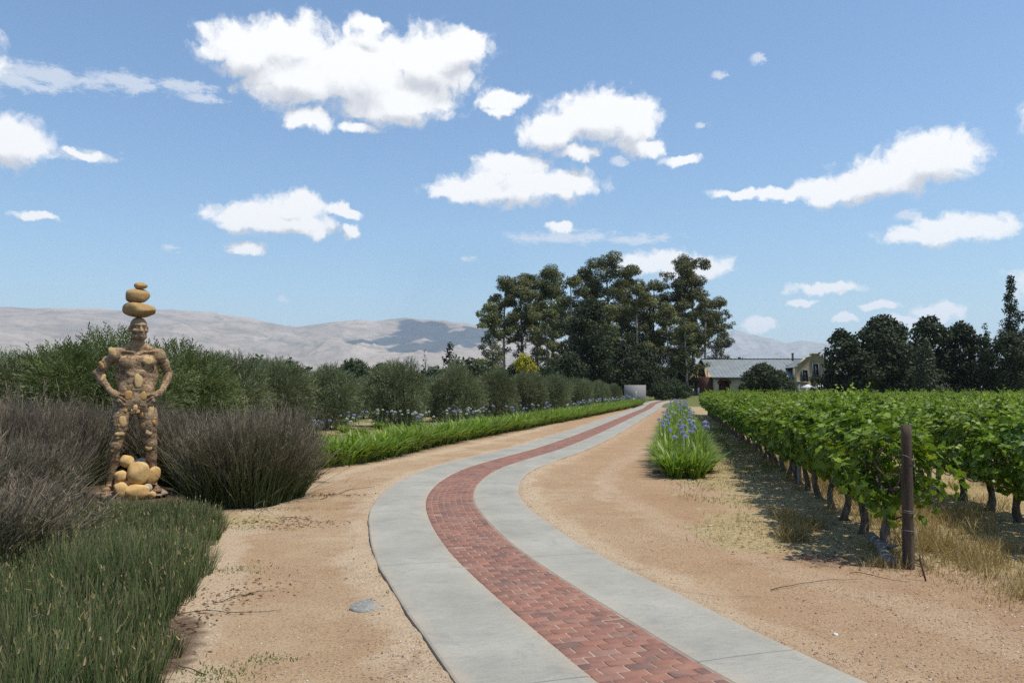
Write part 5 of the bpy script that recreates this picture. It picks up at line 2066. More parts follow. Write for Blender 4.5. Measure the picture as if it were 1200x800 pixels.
def build_figure():
    K = 3.04 / 1.80
    S = SDF((-.55, -.30, -.03), (.52, .26, 1.87), .0065)
    # torso
    S.ell((-.01, .012, .93), (.160, .112, .12))
    S.ell((-.006, .0, 1.08), (.145, .098, .18), .07)
    S.ell((.0, .012, 1.26), (.166, .110, .18), .07)
    S.ell((.0, .02, 1.39), (.175, .088, .085), .04)
    for s in (-1, 1):
        S.ell((s * .085, -.066, 1.350), (.096, .040, .064), .035)
        S.ell((s * .155, .045, 1.24), (.055, .072, .16), .04)
        S.cone((s * .02, .025, 1.545), (s * .17, .02, 1.455), .040, .042, .04)
        S.ell((s * .085, .075, .90), (.092, .085, .10), .03)
        S.ell((s * .115, -.01, 1.02), (.05, .07, .10), .07)
        for zc in (1.215, 1.145, 1.075):
            S.ell((s * .040 - .006, -.088, zc), (.038, .012, .030), .022)
        S.cone((s * .02, -.078, 1.452), (s * .17, -.02, 1.468), .007, .009, .03)
    S.cone((-.002, .02, 1.44), (.004, .000, 1.62), .062, .054, .025)
    # arms, hands on the hips
    for s, sx, ex, wx in ((-1, .212, .368, .250), (1, .212, .315, .245)):
        sh = np.array((s * sx, .015, 1.425))
        el = np.array((s * ex, .105, 1.235))
        wr = np.array((s * wx, -.030, 1.050))
        S.ell(sh + [0, 0, -.005], (.062, .064, .080), .03)
        S.cone(sh, el, .051, .040, .02)
        S.ell(sh * .45 + el * .55 + [s * .004, -.014, 0], (.043, .048, .085), .02)
        S.cone(el, wr, .042, .029, .02)
        S.ell(el * .68 + wr * .32, (.045, .046, .075), .025)
        kn = wr + np.array((-s * .062, -.052, -.048))
        S.cone(wr, kn, .031, .036, .015)
        S.ell((wr + kn) / 2 + [-s * .012, -.004, -.012], (.044, .024, .040), .015)
        # four fingers of unequal length spread over the hip, thumb going back round the waist
        for q, (dx, dz, L, bz) in enumerate(((.072, -.008, .088, .016), (.066, -.038, .096, .002), (.052, -.060, .092, -.014), (.034, -.074, .074, -.028))):
            b = kn + np.array((s * .008 - s * .004 * q, -.004, bz))
            dirv = unit(np.array((-s * dx, -.014, dz)))
            mid = b + dirv * L * .55 + [0, -.010, 0]
            tip = b + dirv * L + [0, .004, -.006]
            S.cone(b, mid, .0125, .0112, .006)
            S.cone(mid, tip, .0112, .0088, .004)
        tb = wr + np.array((-s * .015, .018, -.02))
        S.cone(tb, tb + np.array((-s * .03, .035, -.010)), .017, .014, .008)
        S.cone(tb + np.array((-s * .03, .035, -.010)), tb + np.array((-s * .055, .052, -.004)), .014, .011, .005)
    # legs
    for s, hp, kn, an, toe in ((-1, (-.108, .005, .89), (-.185, -.012, .490), (-.222, .035, .085), (-.265, -.135, .028)),
                               (1, (.098, .005, .89), (.148, -.012, .490), (.184, .035, .085), (.215, -.135, .028))):
        hp, kn, an, toe = map(np.array, (hp, kn, an, toe))
        S.cone(hp, kn, .102, .062, .035)
        S.ell(hp * .6 + kn * .4 + [s * .012, -.030, 0], (.080, .070, .17), .03)
        S.ell(kn + [0, -.030, -.005], (.045, .034, .048), .02)
        S.ell(kn + [-s * .035, -.02, .05], (.030, .035, .05), .02)
        S.cone(kn, an, .058, .036, .02)
        S.ell(kn * .66 + an * .34 + [0, .038, 0], (.056, .052, .115), .025)
        S.cone(an, an + [0, .02, -.045], .040, .036, .02)
        S.cone(an + [0, -.01, -.042], toe + [0, .02, .008], .042, .034, .02)
        for q in range(5):
            tx = toe + np.array(((q - 2) * .017, -.004 - .012 * (1 - abs(q - 2) / 2) , -.004))
            S.cone(tx + [0, .03, .0], tx + [0, -.022, -.008], .012 if q else .012, .0105, .005)
    # head turned a little to its left

    class Turn:
        def __init__(self, a, c):
            self.R = np.array([[math.cos(a), -math.sin(a), 0], [math.sin(a), math.cos(a), 0], [0, 0, 1]])
            self.c = np.array(c)

        def __call__(self, p):
            return self.c + self.R @ (np.asarray(p, float) - self.c)
    T = Turn(R(10), (.004, 0, 1.68))
    S.ell((.004, .012, 1.7318), (.083, .100, .094), .02, T=T)
    S.ell((.004, -.026, 1.6674), (.070, .078, .088), .03, T=T)
    S.ell((.004, -.060, 1.6108), (.050, .040, .034), .025, T=T)
    S.ell((.004, -.084, 1.5939), (.026, .020, .020), .015, T=T)
    for s in (-1, 1):
        S.ell((.004 + s * .050, -.066, 1.6786), (.026, .028, .022), .015, T=T)
        S.ell((.004 + s * .056, -.020, 1.6188), (.022, .045, .026), .02, T=T)
        S.ell((.004 + s * .086, .014, 1.6979), (.012, .026, .036), .008, T=T)
        S.ell((.004 + s * .033, -.106, 1.7137), (.023, .020, .013), .010, sub=True, T=T)
        S.ell((.004 + s * .032, -.088, 1.7126), (.016, .012, .009), .004, T=T)
        S.cone((.004 + s * .010, -.102, 1.7363), (.004 + s * .056, -.086, 1.7374), .0105, .009, .008, T=T)
        S.ell((.004 + s * .014, -.112, 1.6674), (.012, .012, .010), .006, T=T)
    S.cone((.004, -.098, 1.7239), (.004, -.122, 1.6730), .010, .015, .008, T=T)
    S.ell((.004, -.100, 1.6391), (.033, .018, .010), .006, T=T)
    S.ell((.004, -.098, 1.6199), (.028, .018, .0105), .006, T=T)
    S.cone((-.030, -.118, 1.6295), (.038, -.118, 1.6295), .005, .005, .004, sub=True, T=T)
    # weathered horizontal strata
    G3 = np.stack(np.meshgrid(*S.ax, indexing='ij'), -1)
    band = np.abs(S.D) < .03
    Q = G3[band]
    zz = Q[:, 2] + .030 * (fbm(Q * 5 + 3, 3) - .5) * 2
    lines = np.zeros(len(Q))
    zl = .03
    gq = np.random.default_rng(9)
    while zl < 1.52:
        str_ = .4 + .8 * gq.random()
        lines = np.maximum(lines, str_ * np.exp(-((zz - zl) / .0075) ** 2))
        zl += .030 + .045 * gq.random()
    lines *= np.clip((fbm(Q * 7 + 50, 3) - .34) * 5, 0, 1)
    face = np.clip((Q[:, 2] - 1.50) / .05, 0, 1)
    lines *= 1 - face
    S.D[band] += (.0016 * lines + .0075 * (1 - .75 * face) * (fbm(Q * 16, 4) - .5)).astype(np.float32)
    V, F = S.mesh()
    # groove attribute: darkens the colour along the strata lines
    zz = V[:, 2] + .030 * (fbm(V * 5 + 3, 3) - .5) * 2
    gq = np.random.default_rng(9)
    zl, gr = .03, np.zeros(len(V))
    while zl < 1.52:
        str_ = .4 + .8 * gq.random()
        gr = np.maximum(gr, str_ * np.exp(-((zz - zl) / .009) ** 2))
        zl += .030 + .045 * gq.random()
    gr *= np.clip((fbm(V * 7 + 50, 3) - .34) * 5, 0, 1) * (1 - np.clip((V[:, 2] - 1.50) / .05, 0, 1))
    x, y = SCULPT[0], SCULPT[1]
    ang = math.atan2(x, y) * -1 + R(2)
    e = empty('stone_sculpture', (x, y, 0.10), ang)
    tag(e, 'larger than life standing nude male figure of layered earth and stone, hands on hips', 'sculpture')
    g = Geo()
    g.add(V * K, F, groove=gr)
    o = g.build('body', earth_mat(), e, smooth=True)
    # inlaid stones: x, z in figure units, half sizes, tilt
    ms = stone_mat('inlay_stone', (0.50, 0.33, 0.14), (0.64, 0.46, 0.23))
    mo = stone_mat('ochre_inlay_stone', (0.42, 0.23, 0.07), (0.54, 0.32, 0.12))

    def surf_y(px_, pz_):
        i = int(round((px_ - S.lo[0]) / S.h))
        k = int(round((pz_ - S.lo[2]) / S.h))
        col = S.D[i, :, k]
        j = np.argmax(col < 0)
        return S.ax[1][j] if col.min() < 0 else None
    inl = [(-.235, 1.445, .030, .050, -.55, ms), (.095, 1.360, .046, .034, .05, ms), (.012, 1.155, .034, .062, -.05, ms), (-.075, 1.005, .030, .040, .1, mo), (.060, 1.000, .028, .044, -.25, mo),
           (-.335, 1.315, .024, .040, -.6, mo), (-.315, 1.180, .018, .036, .5, ms),
           (.135, .835, .024, .060, .15, ms), (-.125, .735, .030, .048, -.2, ms), (-.100, .850, .016, .018, 0, mo), (.070, .690, .024, .030, .1, mo), (.122, .620, .030, .026, .3, ms),
           (-.150, .610, .040, .016, 0, ms), (-.168, .575, .016, .018, 0, mo), (.055, .800, .020, .028, .2, mo), (-.215, .440, .016, .020, 0, mo), (.128, .455, .030, .018, .2, ms), (.172, .720, .016, .024, 0, mo), (-.155, .70, .014, .02, 0, mo),
           (-.012, .868, .020, .034, .1, ms), (-.030, .838, .024, .022, 0, ms), (.014, .836, .022, .022, 0, mo)]
    for i, (a, z, rx, rz_, tilt, mt) in enumerate(inl):
        yy = surf_y(a, z)
        if yy is None:
            continue
        dep = .013 if i < 19 else .030
        gg = Geo()
        boulder(gg, (0, 0, 0), (rx * K * 1.2, dep * K, rz_ * K * 1.2), i + 3.3, 0, 0, .06)
        so = gg.build('inlaid_stone', mt, e, smooth=True)
        y1, y2 = surf_y(a - rx * .6, z), surf_y(a + rx * .6, z)
        yaw = math.atan2((y2 - y1), 1.2 * rx) if (y1 is not None and y2 is not None) else 0
        yaw = max(-.9, min(.9, yaw))
        so.location = (a * K, (yy + .003) * K - (0.0 if i < 19 else .012), z * K)
        so.rotation_euler = (0, tilt, yaw)
    gg = Geo()
    boulder(gg, (-.225 * K, -.02, -.02), (.24, .32, .07), 77, .1, 0, .08)
    boulder(gg, (.17 * K, -.02, -.02), (.25, .32, .07), 78, .3, 0, .08)
    boulder(gg, (-.03 * K, .05, -.03), (.40, .30, .07), 79, .3, 0, .08)
    gg.build('footing', plain('pale_footing', (0.30, 0.23, 0.16), .9, .2, 9, .3, .4), e, smooth=True)
    # three stones balanced on the head
    c_, s_ = math.cos(ang), math.sin(ang)

    def wpos(lx, ly, lz):
        return (x + c_ * lx - s_ * ly, y + s_ * lx + c_ * ly, lz + .10)
    mt = stone_mat('sandstone', (0.30, 0.185, 0.075), (0.43, 0.285, 0.13))
    zt = 1.826 * K
    for (dx, rx, rz_, sd_, gap, lab, tl) in ((0.002, .268, .132, 31, 0, 'widest ochre stone, balanced directly on the figure\'s head', .05),
                                             (-.025, .205, .125, 32, 0, 'rounded ochre stone in the middle of the three balanced on the head', -.04),
                                             (.02, .110, .062, 33, 0, 'smallest stone, on the very top of the stack on the head', .02)):
        gg = Geo()
        boulder(gg, (0, 0, 0), (rx, rx * .82, rz_), sd_, .3, tl, .07)
        so = gg.build('balanced_stone', mt, None, smooth=True)
        so.location = wpos(dx, -.01, zt + rz_ * .96)
        so.rotation_euler = (0, 0, ang)
        tag(so, lab, 'stone', 'stones stacked on the figure\'s head')
        zt += rz_ * 1.93
    # boulders between the feet: px offsets measured from the photograph
    mb = stone_mat('yellow_boulder', (0.50, 0.31, 0.115), (0.66, 0.46, 0.21), stain=(0.34, 0.19, 0.07))
    mg = stone_mat('grey_boulder', (0.34, 0.29, 0.24), (0.46, 0.40, 0.33), stain=(0.28, 0.19, 0.12))
    u_ = 14.0 / FPX
    bl = [(159.5, 554.5, 12.3, 12.8, 0, mb, 'largest round yellow boulder in the middle of the pile between the figure\'s feet'),
          (147.5, 541.0, 7.5, 7.2, .5, mb, 'yellow boulder on the top left of the pile between the feet'),
          (164.0, 544.5, 10.5, 6, -.2, mg, 'greyish boulder behind the top of the pile between the feet'),
          (142.0, 558.0, 7.6, 6.8, -.3, mb, 'small yellow boulder at the pile\'s left, halfway up'),
          (175.8, 558.5, 7.0, 11.0, .35, mb, 'upright oval boulder on the right of the pile, against the left shin'),
          (142.0, 573.0, 8.6, 9.6, -.5, mb, 'wedge shaped yellow boulder at the lower left of the pile'),
          (159.0, 574.5, 13.0, 8.4, 0, mb, 'broad flat yellow boulder at the bottom middle of the pile'),
          (174.5, 579.0, 5.0, 3.6, 0, mb, 'smallest yellow stone at the bottom right of the pile'),
          (170.0, 571.5, 5.0, 4.5, 0.2, mg, 'small dull stone wedged low between the two bottom boulders')]
    for i, (px, py, rx, rz_, tl, mm, lab) in enumerate(bl):
        lx = (px - 156.0) * u_
        lz = (583 - py) * u_ - .02
        gg = Geo()
        boulder(gg, (0, 0, 0), (rx * u_ * 1.0, min(rx, rz_) * u_ * .80, rz_ * u_ * 1.0), 40 + i, 0, tl, .045)
        so = gg.build('boulder', mm, None, smooth=True)
        ly = {0: -.22, 1: -.10, 2: .06, 3: -.16, 4: -.20, 5: -.30, 6: -.36, 7: -.36, 8: -.26}[i]
        so.location = wpos(lx, ly, lz - .06)
        so.rotation_euler = (0, 0, ang)
        tag(so, lab, 'boulder', 'boulders piled between the figure\'s feet')


build_figure()


# ------------------------------------------------------------------ winery
def build_winery():
    D = 112.0
    U = D / FPX
    z0 = float(gz(20, D))

    def X(px):
        return (px - 600) * U

    def Z(py):
        return at_depth(600, py, D)[2]
    ochre = plain('ochre_plaster', (0.46, 0.385, 0.245), .9, .15, 1.2, .12, .2)
    trimm = plain('pale_plaster', (0.50, 0.42, 0.25), .9, .15, 2, .08)
    red = plain('red_brick_trim', (0.22, 0.085, 0.055), .9, .15, 5, .25)
    brown = plain('brown_boards', (0.085, 0.035, 0.026), .8, .2, 3, .3)
    glass = plain('dark_window_glass', (0.016, 0.018, 0.022), .30, .25, 2, .2)
    frm = plain('grey_window_frame', (0.10, 0.11, 0.12), .6, .3)
    # corrugated sheet roof
    mr, nt, p = new_mat('zinc_roof')
    f = tex_noise(nt, obj_pos(nt), .9, 6, .7)
    nt.links.new(ramp(nt, f, [(.3, (0.15, 0.165, 0.165)), (.7, (0.235, 0.255, 0.25))]), p.inputs['Base Color'])
    p.inputs['Roughness'].default_value = .5
    p.inputs['Metallic'].default_value = 0.0
    p.inputs['Specular IOR Level'].default_value = .25
    e = empty('winery', (X(900), D, z0))
    tag(e, 'long ochre winery building with grey sheet roof and a stepped gable, beyond the vineyard', 'building')
    ox = X(900)

    def lx(px):
        return X(px) - ox

    def lz(py):
        return Z(py) - z0
    eave, ridge = lz(441.5), lz(419.5)
    dep = 12.0
    x0, x1 = lx(836), lx(1040)
    # main wall: a shell with the arch opening left of the tree
    ax0, ax1, ah = lx(842), lx(855), lz(450)
    g = Geo()
    for (a, b, c, d_) in ((x0, ax0, -.3, eave), (ax0, ax1, ah + .55, eave), (ax1, x1, -.3, eave)):
        g.add(*box(((a + b) / 2, .15, (c + d_) / 2), (b - a, .3, d_ - c)))
    g.add(*box((x0 + .15, dep / 2 + .16, (eave - .3) / 2), (.3, dep - .34, eave + .3)))
    g.add(*box((x1 - .15, dep / 2 + .16, (eave - .3) / 2), (.3, dep - .34, eave + .3)))
    g.add(*box(((x0 + x1) / 2, dep, (eave - .3) / 2), (x1 - x0, .3, eave + .3)))
    for xx in (x0 + .15, x1 - .15):
        V = np.array([(xx - .15, .0, eave + .002), (xx + .15, .0, eave + .002), (xx + .15, dep, eave + .002), (xx - .15, dep, eave + .002), (xx - .15, dep / 2, ridge - .12), (xx + .15, dep / 2, ridge - .12)])
        g.add(V, [np.array([(0, 1, 2, 3), (0, 3, 4, 4), (1, 5, 2, 2)][:1]), np.array([(0, 4, 3), (1, 2, 5)]), np.array([(0, 1, 5, 4), (3, 4, 5, 2)])])
    g.build('wall', ochre, e)
    # arch of red brick with a dark recess
    g = Geo()
    n = 14
    cxm, rw = (ax0 + ax1) / 2, (ax1 - ax0) / 2
    for k in range(n):
        a0 = PI * (k + .5) / n
        g.add(*box((cxm - (rw + .02) * math.cos(a0), -.03, ah + .12 + .62 * math.sin(a0)), (.26, .2, .24), 0))
    g.build('arch', red, e)
    Geo().add(*box((cxm, 1.0, ah / 2), (2 * rw, .1, ah + 1.0))).build('doorway_recess', brown, e)
    # roof with standing ribs
    g = Geo()
    ov = .35
    for s in (0, 1):
        ya, yb = (-ov, dep / 2) if s == 0 else (dep + ov, dep / 2)
        za = eave - ov * (ridge - eave) / (dep / 2)
        xs = np.arange(x0 - .3, x1 + .3, .14)
        up = .05 * (np.abs(((np.arange(len(xs))) % 4) - 1.5) < 1) + .02 * rng.random(len(xs))
        A = np.stack([xs, 0 * xs + ya, za + up + .06], 1)
        B = np.stack([xs, 0 * xs + yb, ridge + up + .06], 1)
        V = np.concatenate([A, B])
        m = len(xs)
        i = np.arange(m - 1)
        g.add(V, np.stack([i, i + 1, m + i + 1, m + i], 1))
    roof = g.build('roof', mr, e)
    g = Geo().add(*box(((x0 + x1) / 2, dep / 2, ridge + .12), (x1 - x0 + .6, .35, .12))).build('ridge_cap', frm, roof)
    Geo().add(*box(((x0 + x1) / 2, -ov - .06, eave - ov * (ridge - eave) / (dep / 2) + .02), (x1 - x0 + .6, .12, .14))).build('gutter', frm, roof)
    # red-brown boarded lean-to at the left end
    Geo().add(*box(((lx(823) + x0) / 2 - .01, 2.4, lz(441.5) / 2), (x0 - lx(823) - .02, 4.0, lz(441.5)), 0, .03)).build('boarded_store', brown, e)
    # stepped gable
    gx0, gx1, gm = lx(928.5), lx(974), lx(950.5)
    pts = [(gx0, -.3), (gx1, -.3), (gx1, lz(430)), (gx1 - .10, lz(429)), (lx(962), lz(420.5)), (lx(955.5), lz(417.5)), (lx(955.5), lz(415.2)), (lx(945.5), lz(415.2)), (lx(945.5), lz(417.5)), (lx(939), lz(420.5)), (gx0 + .10, lz(429)), (gx0, lz(430))]
    V = np.array([(a, yy, b) for yy in (-1.6, -1.25) for (a, b) in pts])
    n = len(pts)
    q = [(i, (i + 1) % n, n + (i + 1) % n, n + i) for i in range(n)]
    g = Geo()
    g.add(V, [np.array([list(range(n)), list(range(2 * n - 1, n - 1, -1))])[:, ::-1], np.array(q)[:, ::-1]])
    g.add(*box((gx0 + .14, -.62, lz(431) / 2), (.28, 1.24, lz(431))))
    g.add(*box((gx1 - .14, -.62, lz(431) / 2), (.28, 1.24, lz(431))))
    gab = g.build('gable', ochre, e)
    g = Geo()
    for (a, b) in zip(pts[3:11], pts[4:12]):
        c = ((a[0] + b[0]) / 2, -1.43, (a[1] + b[1]) / 2 + .05)
        L = math.hypot(a[0] - b[0], a[1] - b[1])
        Vb, Fb = box((0, 0, 0), (L, .5, .09))
        an = math.atan2(b[1] - a[1], b[0] - a[0])
        Vb = Vb @ np.array([[math.cos(an), 0, math.sin(an)], [0, 1, 0], [-math.sin(an), 0, math.cos(an)]]) + c
        g.add(Vb, Fb)
    g.build('coping', trimm, gab)
    # gable's own roof running back to the main ridge
    g = Geo()
    zr, zs = lz(419.5), lz(430.5)
    for s in (-1, 1):
        xa = gx0 if s < 0 else gx1
        V = np.array([(gm, -1.24, zr), (xa + s * .1, -1.24, zs), (xa + s * .1, dep / 2 * .55, zs), (gm, dep / 2 - .3, zr)])
        g.add(V, np.array([(0, 1, 2, 3)]))
        g.add(V - [0, 0, .12], np.array([(3, 2, 1, 0)]))
    g.build('gable_roof', mr, e)
    for (a, b, c, d_) in ((934.3, 941.8, 433.5, 447.5), (946.6, 954.4, 426.2, 447.5), (960.2, 968.2, 433.2, 447.5)):
        wa, wb, za, zb = lx(a), lx(b), lz(d_), lz(c)
        cx_, cz_ = (wa + wb) / 2, (za + zb) / 2
        fr = Geo()
        t_ = .11
        fr.add(*box((wa + t_ / 2, -1.63, cz_), (t_, .14, zb - za)))
        fr.add(*box((wb - t_ / 2, -1.63, cz_), (t_, .14, zb - za)))
        fr.add(*box((cx_, -1.63, zb - t_ / 2 - .001), (wb - wa - 2 * t_, .14, t_)))
        fr.add(*box((cx_, -1.63, za + t_ / 2 + .001), (wb - wa - 2 * t_, .14, t_)))
        fr.add(*box((cx_, -1.62, cz_), (.06, .08, zb - za - 2 * t_)))
        for zf in (.35, .68):
            fr.add(*box((cx_, -1.615, za + (zb - za) * zf), (wb - wa - 2 * t_, .05, .05)))
        w = fr.build('window', frm, e)
        Geo().add(*box((cx_, -1.60, cz_), (wb - wa - .02, .03, zb - za - .02))).build('pane', glass, w)
        Geo().add(*box((cx_, -1.68, za - .06), (wb - wa + .2, .26, .10))).build('sill', trimm, w)
    # chimney
    g = Geo().add(*box((lx(939), dep * .28, lz(416.5) - .1), (.24, .24, 1.1), 0, .02))
    g.add(*box((lx(939), dep * .28, lz(416.5) + .47), (.34, .34, .08), 0, .02))
    g.build('chimney', frm, roof)
    # pergola hedge along the terrace
    hz = empty('terrace_hedge', (X(958), D - 6.5, float(gz(0, D - 6.5))))
    tag(hz, 'clipped dark hedge and climber along the terrace under the gable windows', 'hedge')
    g = Geo()
    TV, TF = diamond(.14, .26)
    cl = [(np.array([q, g_r * .3, 2.35]), np.array([.75, .6, .42])) for q, g_r in zip(np.arange(-3.2, 5.2, .55), rng.normal(size=40))]
    crown(g, cl, 34, TV, TF, 1.0, inner=.4)
    g.build('foliage', M['dark_leaf'], hz)
    g = Geo()
    for q in (-3.2, -1.2, .8, 2.8, 4.8):
        g.add(*box((q, 0, 1.1), (.2, .2, 2.3), 0, .02))
    g.add(*box((.8, 0, 2.3), (8.3, .16, .16)))
    g.build('pergola_frame', brown, hz)
    # low wall, gate pier and four white parasols
    gp = Geo().add(*box((0, 0, 1.0), (.38, .38, 2.1), 0, .03)).add(*box((0, 0, 2.12), (.52, .52, .14), 0, .03)).build('gate_pier', plain('grey_plaster', (.26, .25, .23), .9, .2, 3, .2))
    gp.location = (X(934.5) * .92, D - 9, float(gz(0, D - 9)))
    tag(gp, 'grey plastered gate pier left of the white parasols', 'pier')
    canvas = plain('white_canvas', (0.66, 0.65, 0.68), .8, .2, 3, .05)
    Dp = D - 8.0
    for i, px in enumerate((946.5, 961.0, 975.0, 990.0)):
        xx = at_depth(px, 452, Dp)[0]
        zt = at_depth(px, 450.2, Dp)[2]
        zg = float(gz(xx, Dp))
        s = empty('parasol', (xx, Dp, zg))
        tag(s, ['white parasol nearest the gate pier, first of four on the terrace', 'white parasol second from the gate pier', 'white parasol third from the gate pier', 'white parasol farthest from the gate pier, by the dark oak'][i], 'parasol', 'white parasols on the winery terrace')
        h = zt - zg
        n = 8
        a = np.linspace(0, 2 * PI, n, endpoint=False) + .2
        Rr = .92
        V = [(0, 0, h)] + [(Rr * math.cos(q), Rr * math.sin(q), h - .36) for q in a] + [(Rr * math.cos(q), Rr * math.sin(q), h - .52) for q in a] + [(Rr * .98 * math.cos(q), Rr * .98 * math.sin(q), h - .38) for q in a] + [(0, 0, h - .03)]
        tri = [(0, 1 + k, 1 + (k + 1) % n) for k in range(n)] + [(1 + 3 * n, 1 + 2 * n + (k + 1) % n, 1 + 2 * n + k) for k in range(n)]
        qd = [(1 + k, 1 + n + k, 1 + n + (k + 1) % n, 1 + (k + 1) % n) for k in range(n)]
        g = Geo()
        g.add(np.array(V), [np.array(tri), np.array(qd)])
        g.build('canopy', canvas, s)
        Geo().add(*tube([(0, 0, 0), (0, 0, h * .5), (0, 0, h + .08)], .03, 8)).build('pole', M['grey_post'], s)
    # sheds among the oaks and a pale small building
    for (pa, pb, pt, pm, Dx, lab, mw) in ((1013, 1036, 441, 447.5, 116, 'low grey roofed shed half hidden behind the broad domed oak', ochre), (1098, 1126, 438.5, 445.5, 118, 'grey roofed shed glimpsed between the oak trunks', ochre),
                                          (1136, 1150, 443.5, 446.5, 106, 'small whitewashed outbuilding left of the near black pine', plain('whitewash', (.62, .61, .60), .9, .2, 2, .06))):
        U2 = Dx / FPX
        xa, xb = (pa - 600) * U2, (pb - 600) * U2
        zg = float(gz(0, Dx))
        zr, ze = at_depth(600, pt, Dx)[2] - zg, at_depth(600, pm, Dx)[2] - zg
        s = empty('shed', ((xa + xb) / 2, Dx, zg))
        tag(s, lab, 'shed')
        L = xb - xa
        Geo().add(*box((0, 2.5, ze / 2), (L, 5, ze))).build('wall', mw, s)
        V = np.array([(-L / 2 - .2, -.3, ze + .003), (L / 2 + .2, -.3, ze + .003), (L / 2 + .2, 2.5, zr), (-L / 2 - .2, 2.5, zr), (L / 2 + .2, 5.3, ze + .003), (-L / 2 - .2, 5.3, ze + .003)])
        g = Geo()
        g.add(V, [np.array([(0, 1, 2, 3), (3, 2, 4, 5)]), np.array([(0, 3, 5), (1, 4, 2)])])
        g.build('roof', mr, s)
        Geo().add(*box((L * .1, -.02, .95), (.9, .06, 1.9))).build('door', brown, s)
    # dark shadowy hedge behind the vineyard, under the oaks
    hz = empty('vineyard_hedge', (X(1075) * .9, 99, float(gz(0, 99))))
    tag(hz, 'long dark hedge at the vineyard\'s far edge beneath the oaks', 'hedge')
    g = Geo()
    cl = [(np.array([q, .4 * math.sin(q * 3), .9 + .25 * math.sin(q * 1.7)]), np.array([1.3, .9, 1.1])) for q in np.arange(-13.5, 14.5, 1.1)]
    crown(g, cl, 12, *diamond(.18, .34), 1.0, inner=.4)
    g.build('foliage', M['dark_leaf'], hz)
    t = Geo()
    for q in np.arange(-13, 14, 2.2):
        t.add(*tube([(q, 0, -.1), (q + .05, 0, .5), (q, .05, 1.0)], [.06, .05, .03], 6))
    t.build('stems', M['dark_bark'], hz)
    # pale wall where the drive ends
    Dw = 95.0
    a, b = at_depth(732, 456, Dw)[0], at_depth(757, 456, Dw)[0]
    zg = float(gz(0, Dw))
    zt = at_depth(744, 451, Dw)[2]
    w = empty('entrance_wall', ((a + b) / 2, Dw, zg))
    tag(w, 'plain pale grey plastered wall at the far end of the drive', 'wall')
    Geo().add(*box((0, .2, (zt - zg) / 2 - .1), (b - a, .35, zt - zg + .2), 0, .02)).build('wall_panel', plain('pale_grey_plaster', (.27, .25, .235), .9, .2, 9, .04), w)
    for (px, py, hh, r_, lab) in ((745.3, 470, 1.35, .05, 'thin white marker post in front of the pale wall'), (742.5, 470.5, .55, .09, 'short white bollard beside the thin white post'), (812, 463, .9, .16, 'white painted stump at the gum trees\' feet, left one'), (819, 463, 1.1, .18, 'white painted stump beside the pale gum trunk')):
        Dq = 92 if px < 760 else 114
        xx = at_depth(px, 456, Dq)[0]
        s = empty('white_post', (xx, Dq, float(gz(xx, Dq))))
        tag(s, lab, 'post')
        Geo().add(*tube([(0, 0, -.1), (0, 0, hh * .9), (0, 0, hh)], [r_, r_, r_ * .8], 12)).build('post_shaft', canvas, s)
        Geo().add(*tube([(0, 0, hh), (0, 0, hh + .03), (0, 0, hh + .05)], [r_ * .9, r_ * .8, r_ * .3], 12)).build('post_cap', M['grey_post'], s)


build_winery()


# ------------------------------------------------------------------ small things on the ground
def ground_z(P):
    n1 = fbm(np.stack([P[:, 0], P[:, 1], 0 * P[:, 0]], 1) * 1.1, 4) - .5
    n2 = fbm(np.stack([P[:, 0], P[:, 1], 0 * P[:, 0]], 1) * 5.0 + 9, 3) - .5
    v = road_v(P[:, 0], P[:, 1])
    e = np.exp(-((np.abs(v) - 1.34) / .22) ** 2)
    return gz(P[:, 0], P[:, 1]) + .035 * n1 + .018 * n2 + np.where(v > 0, .030, .012) * e + .05 * e * n2, v


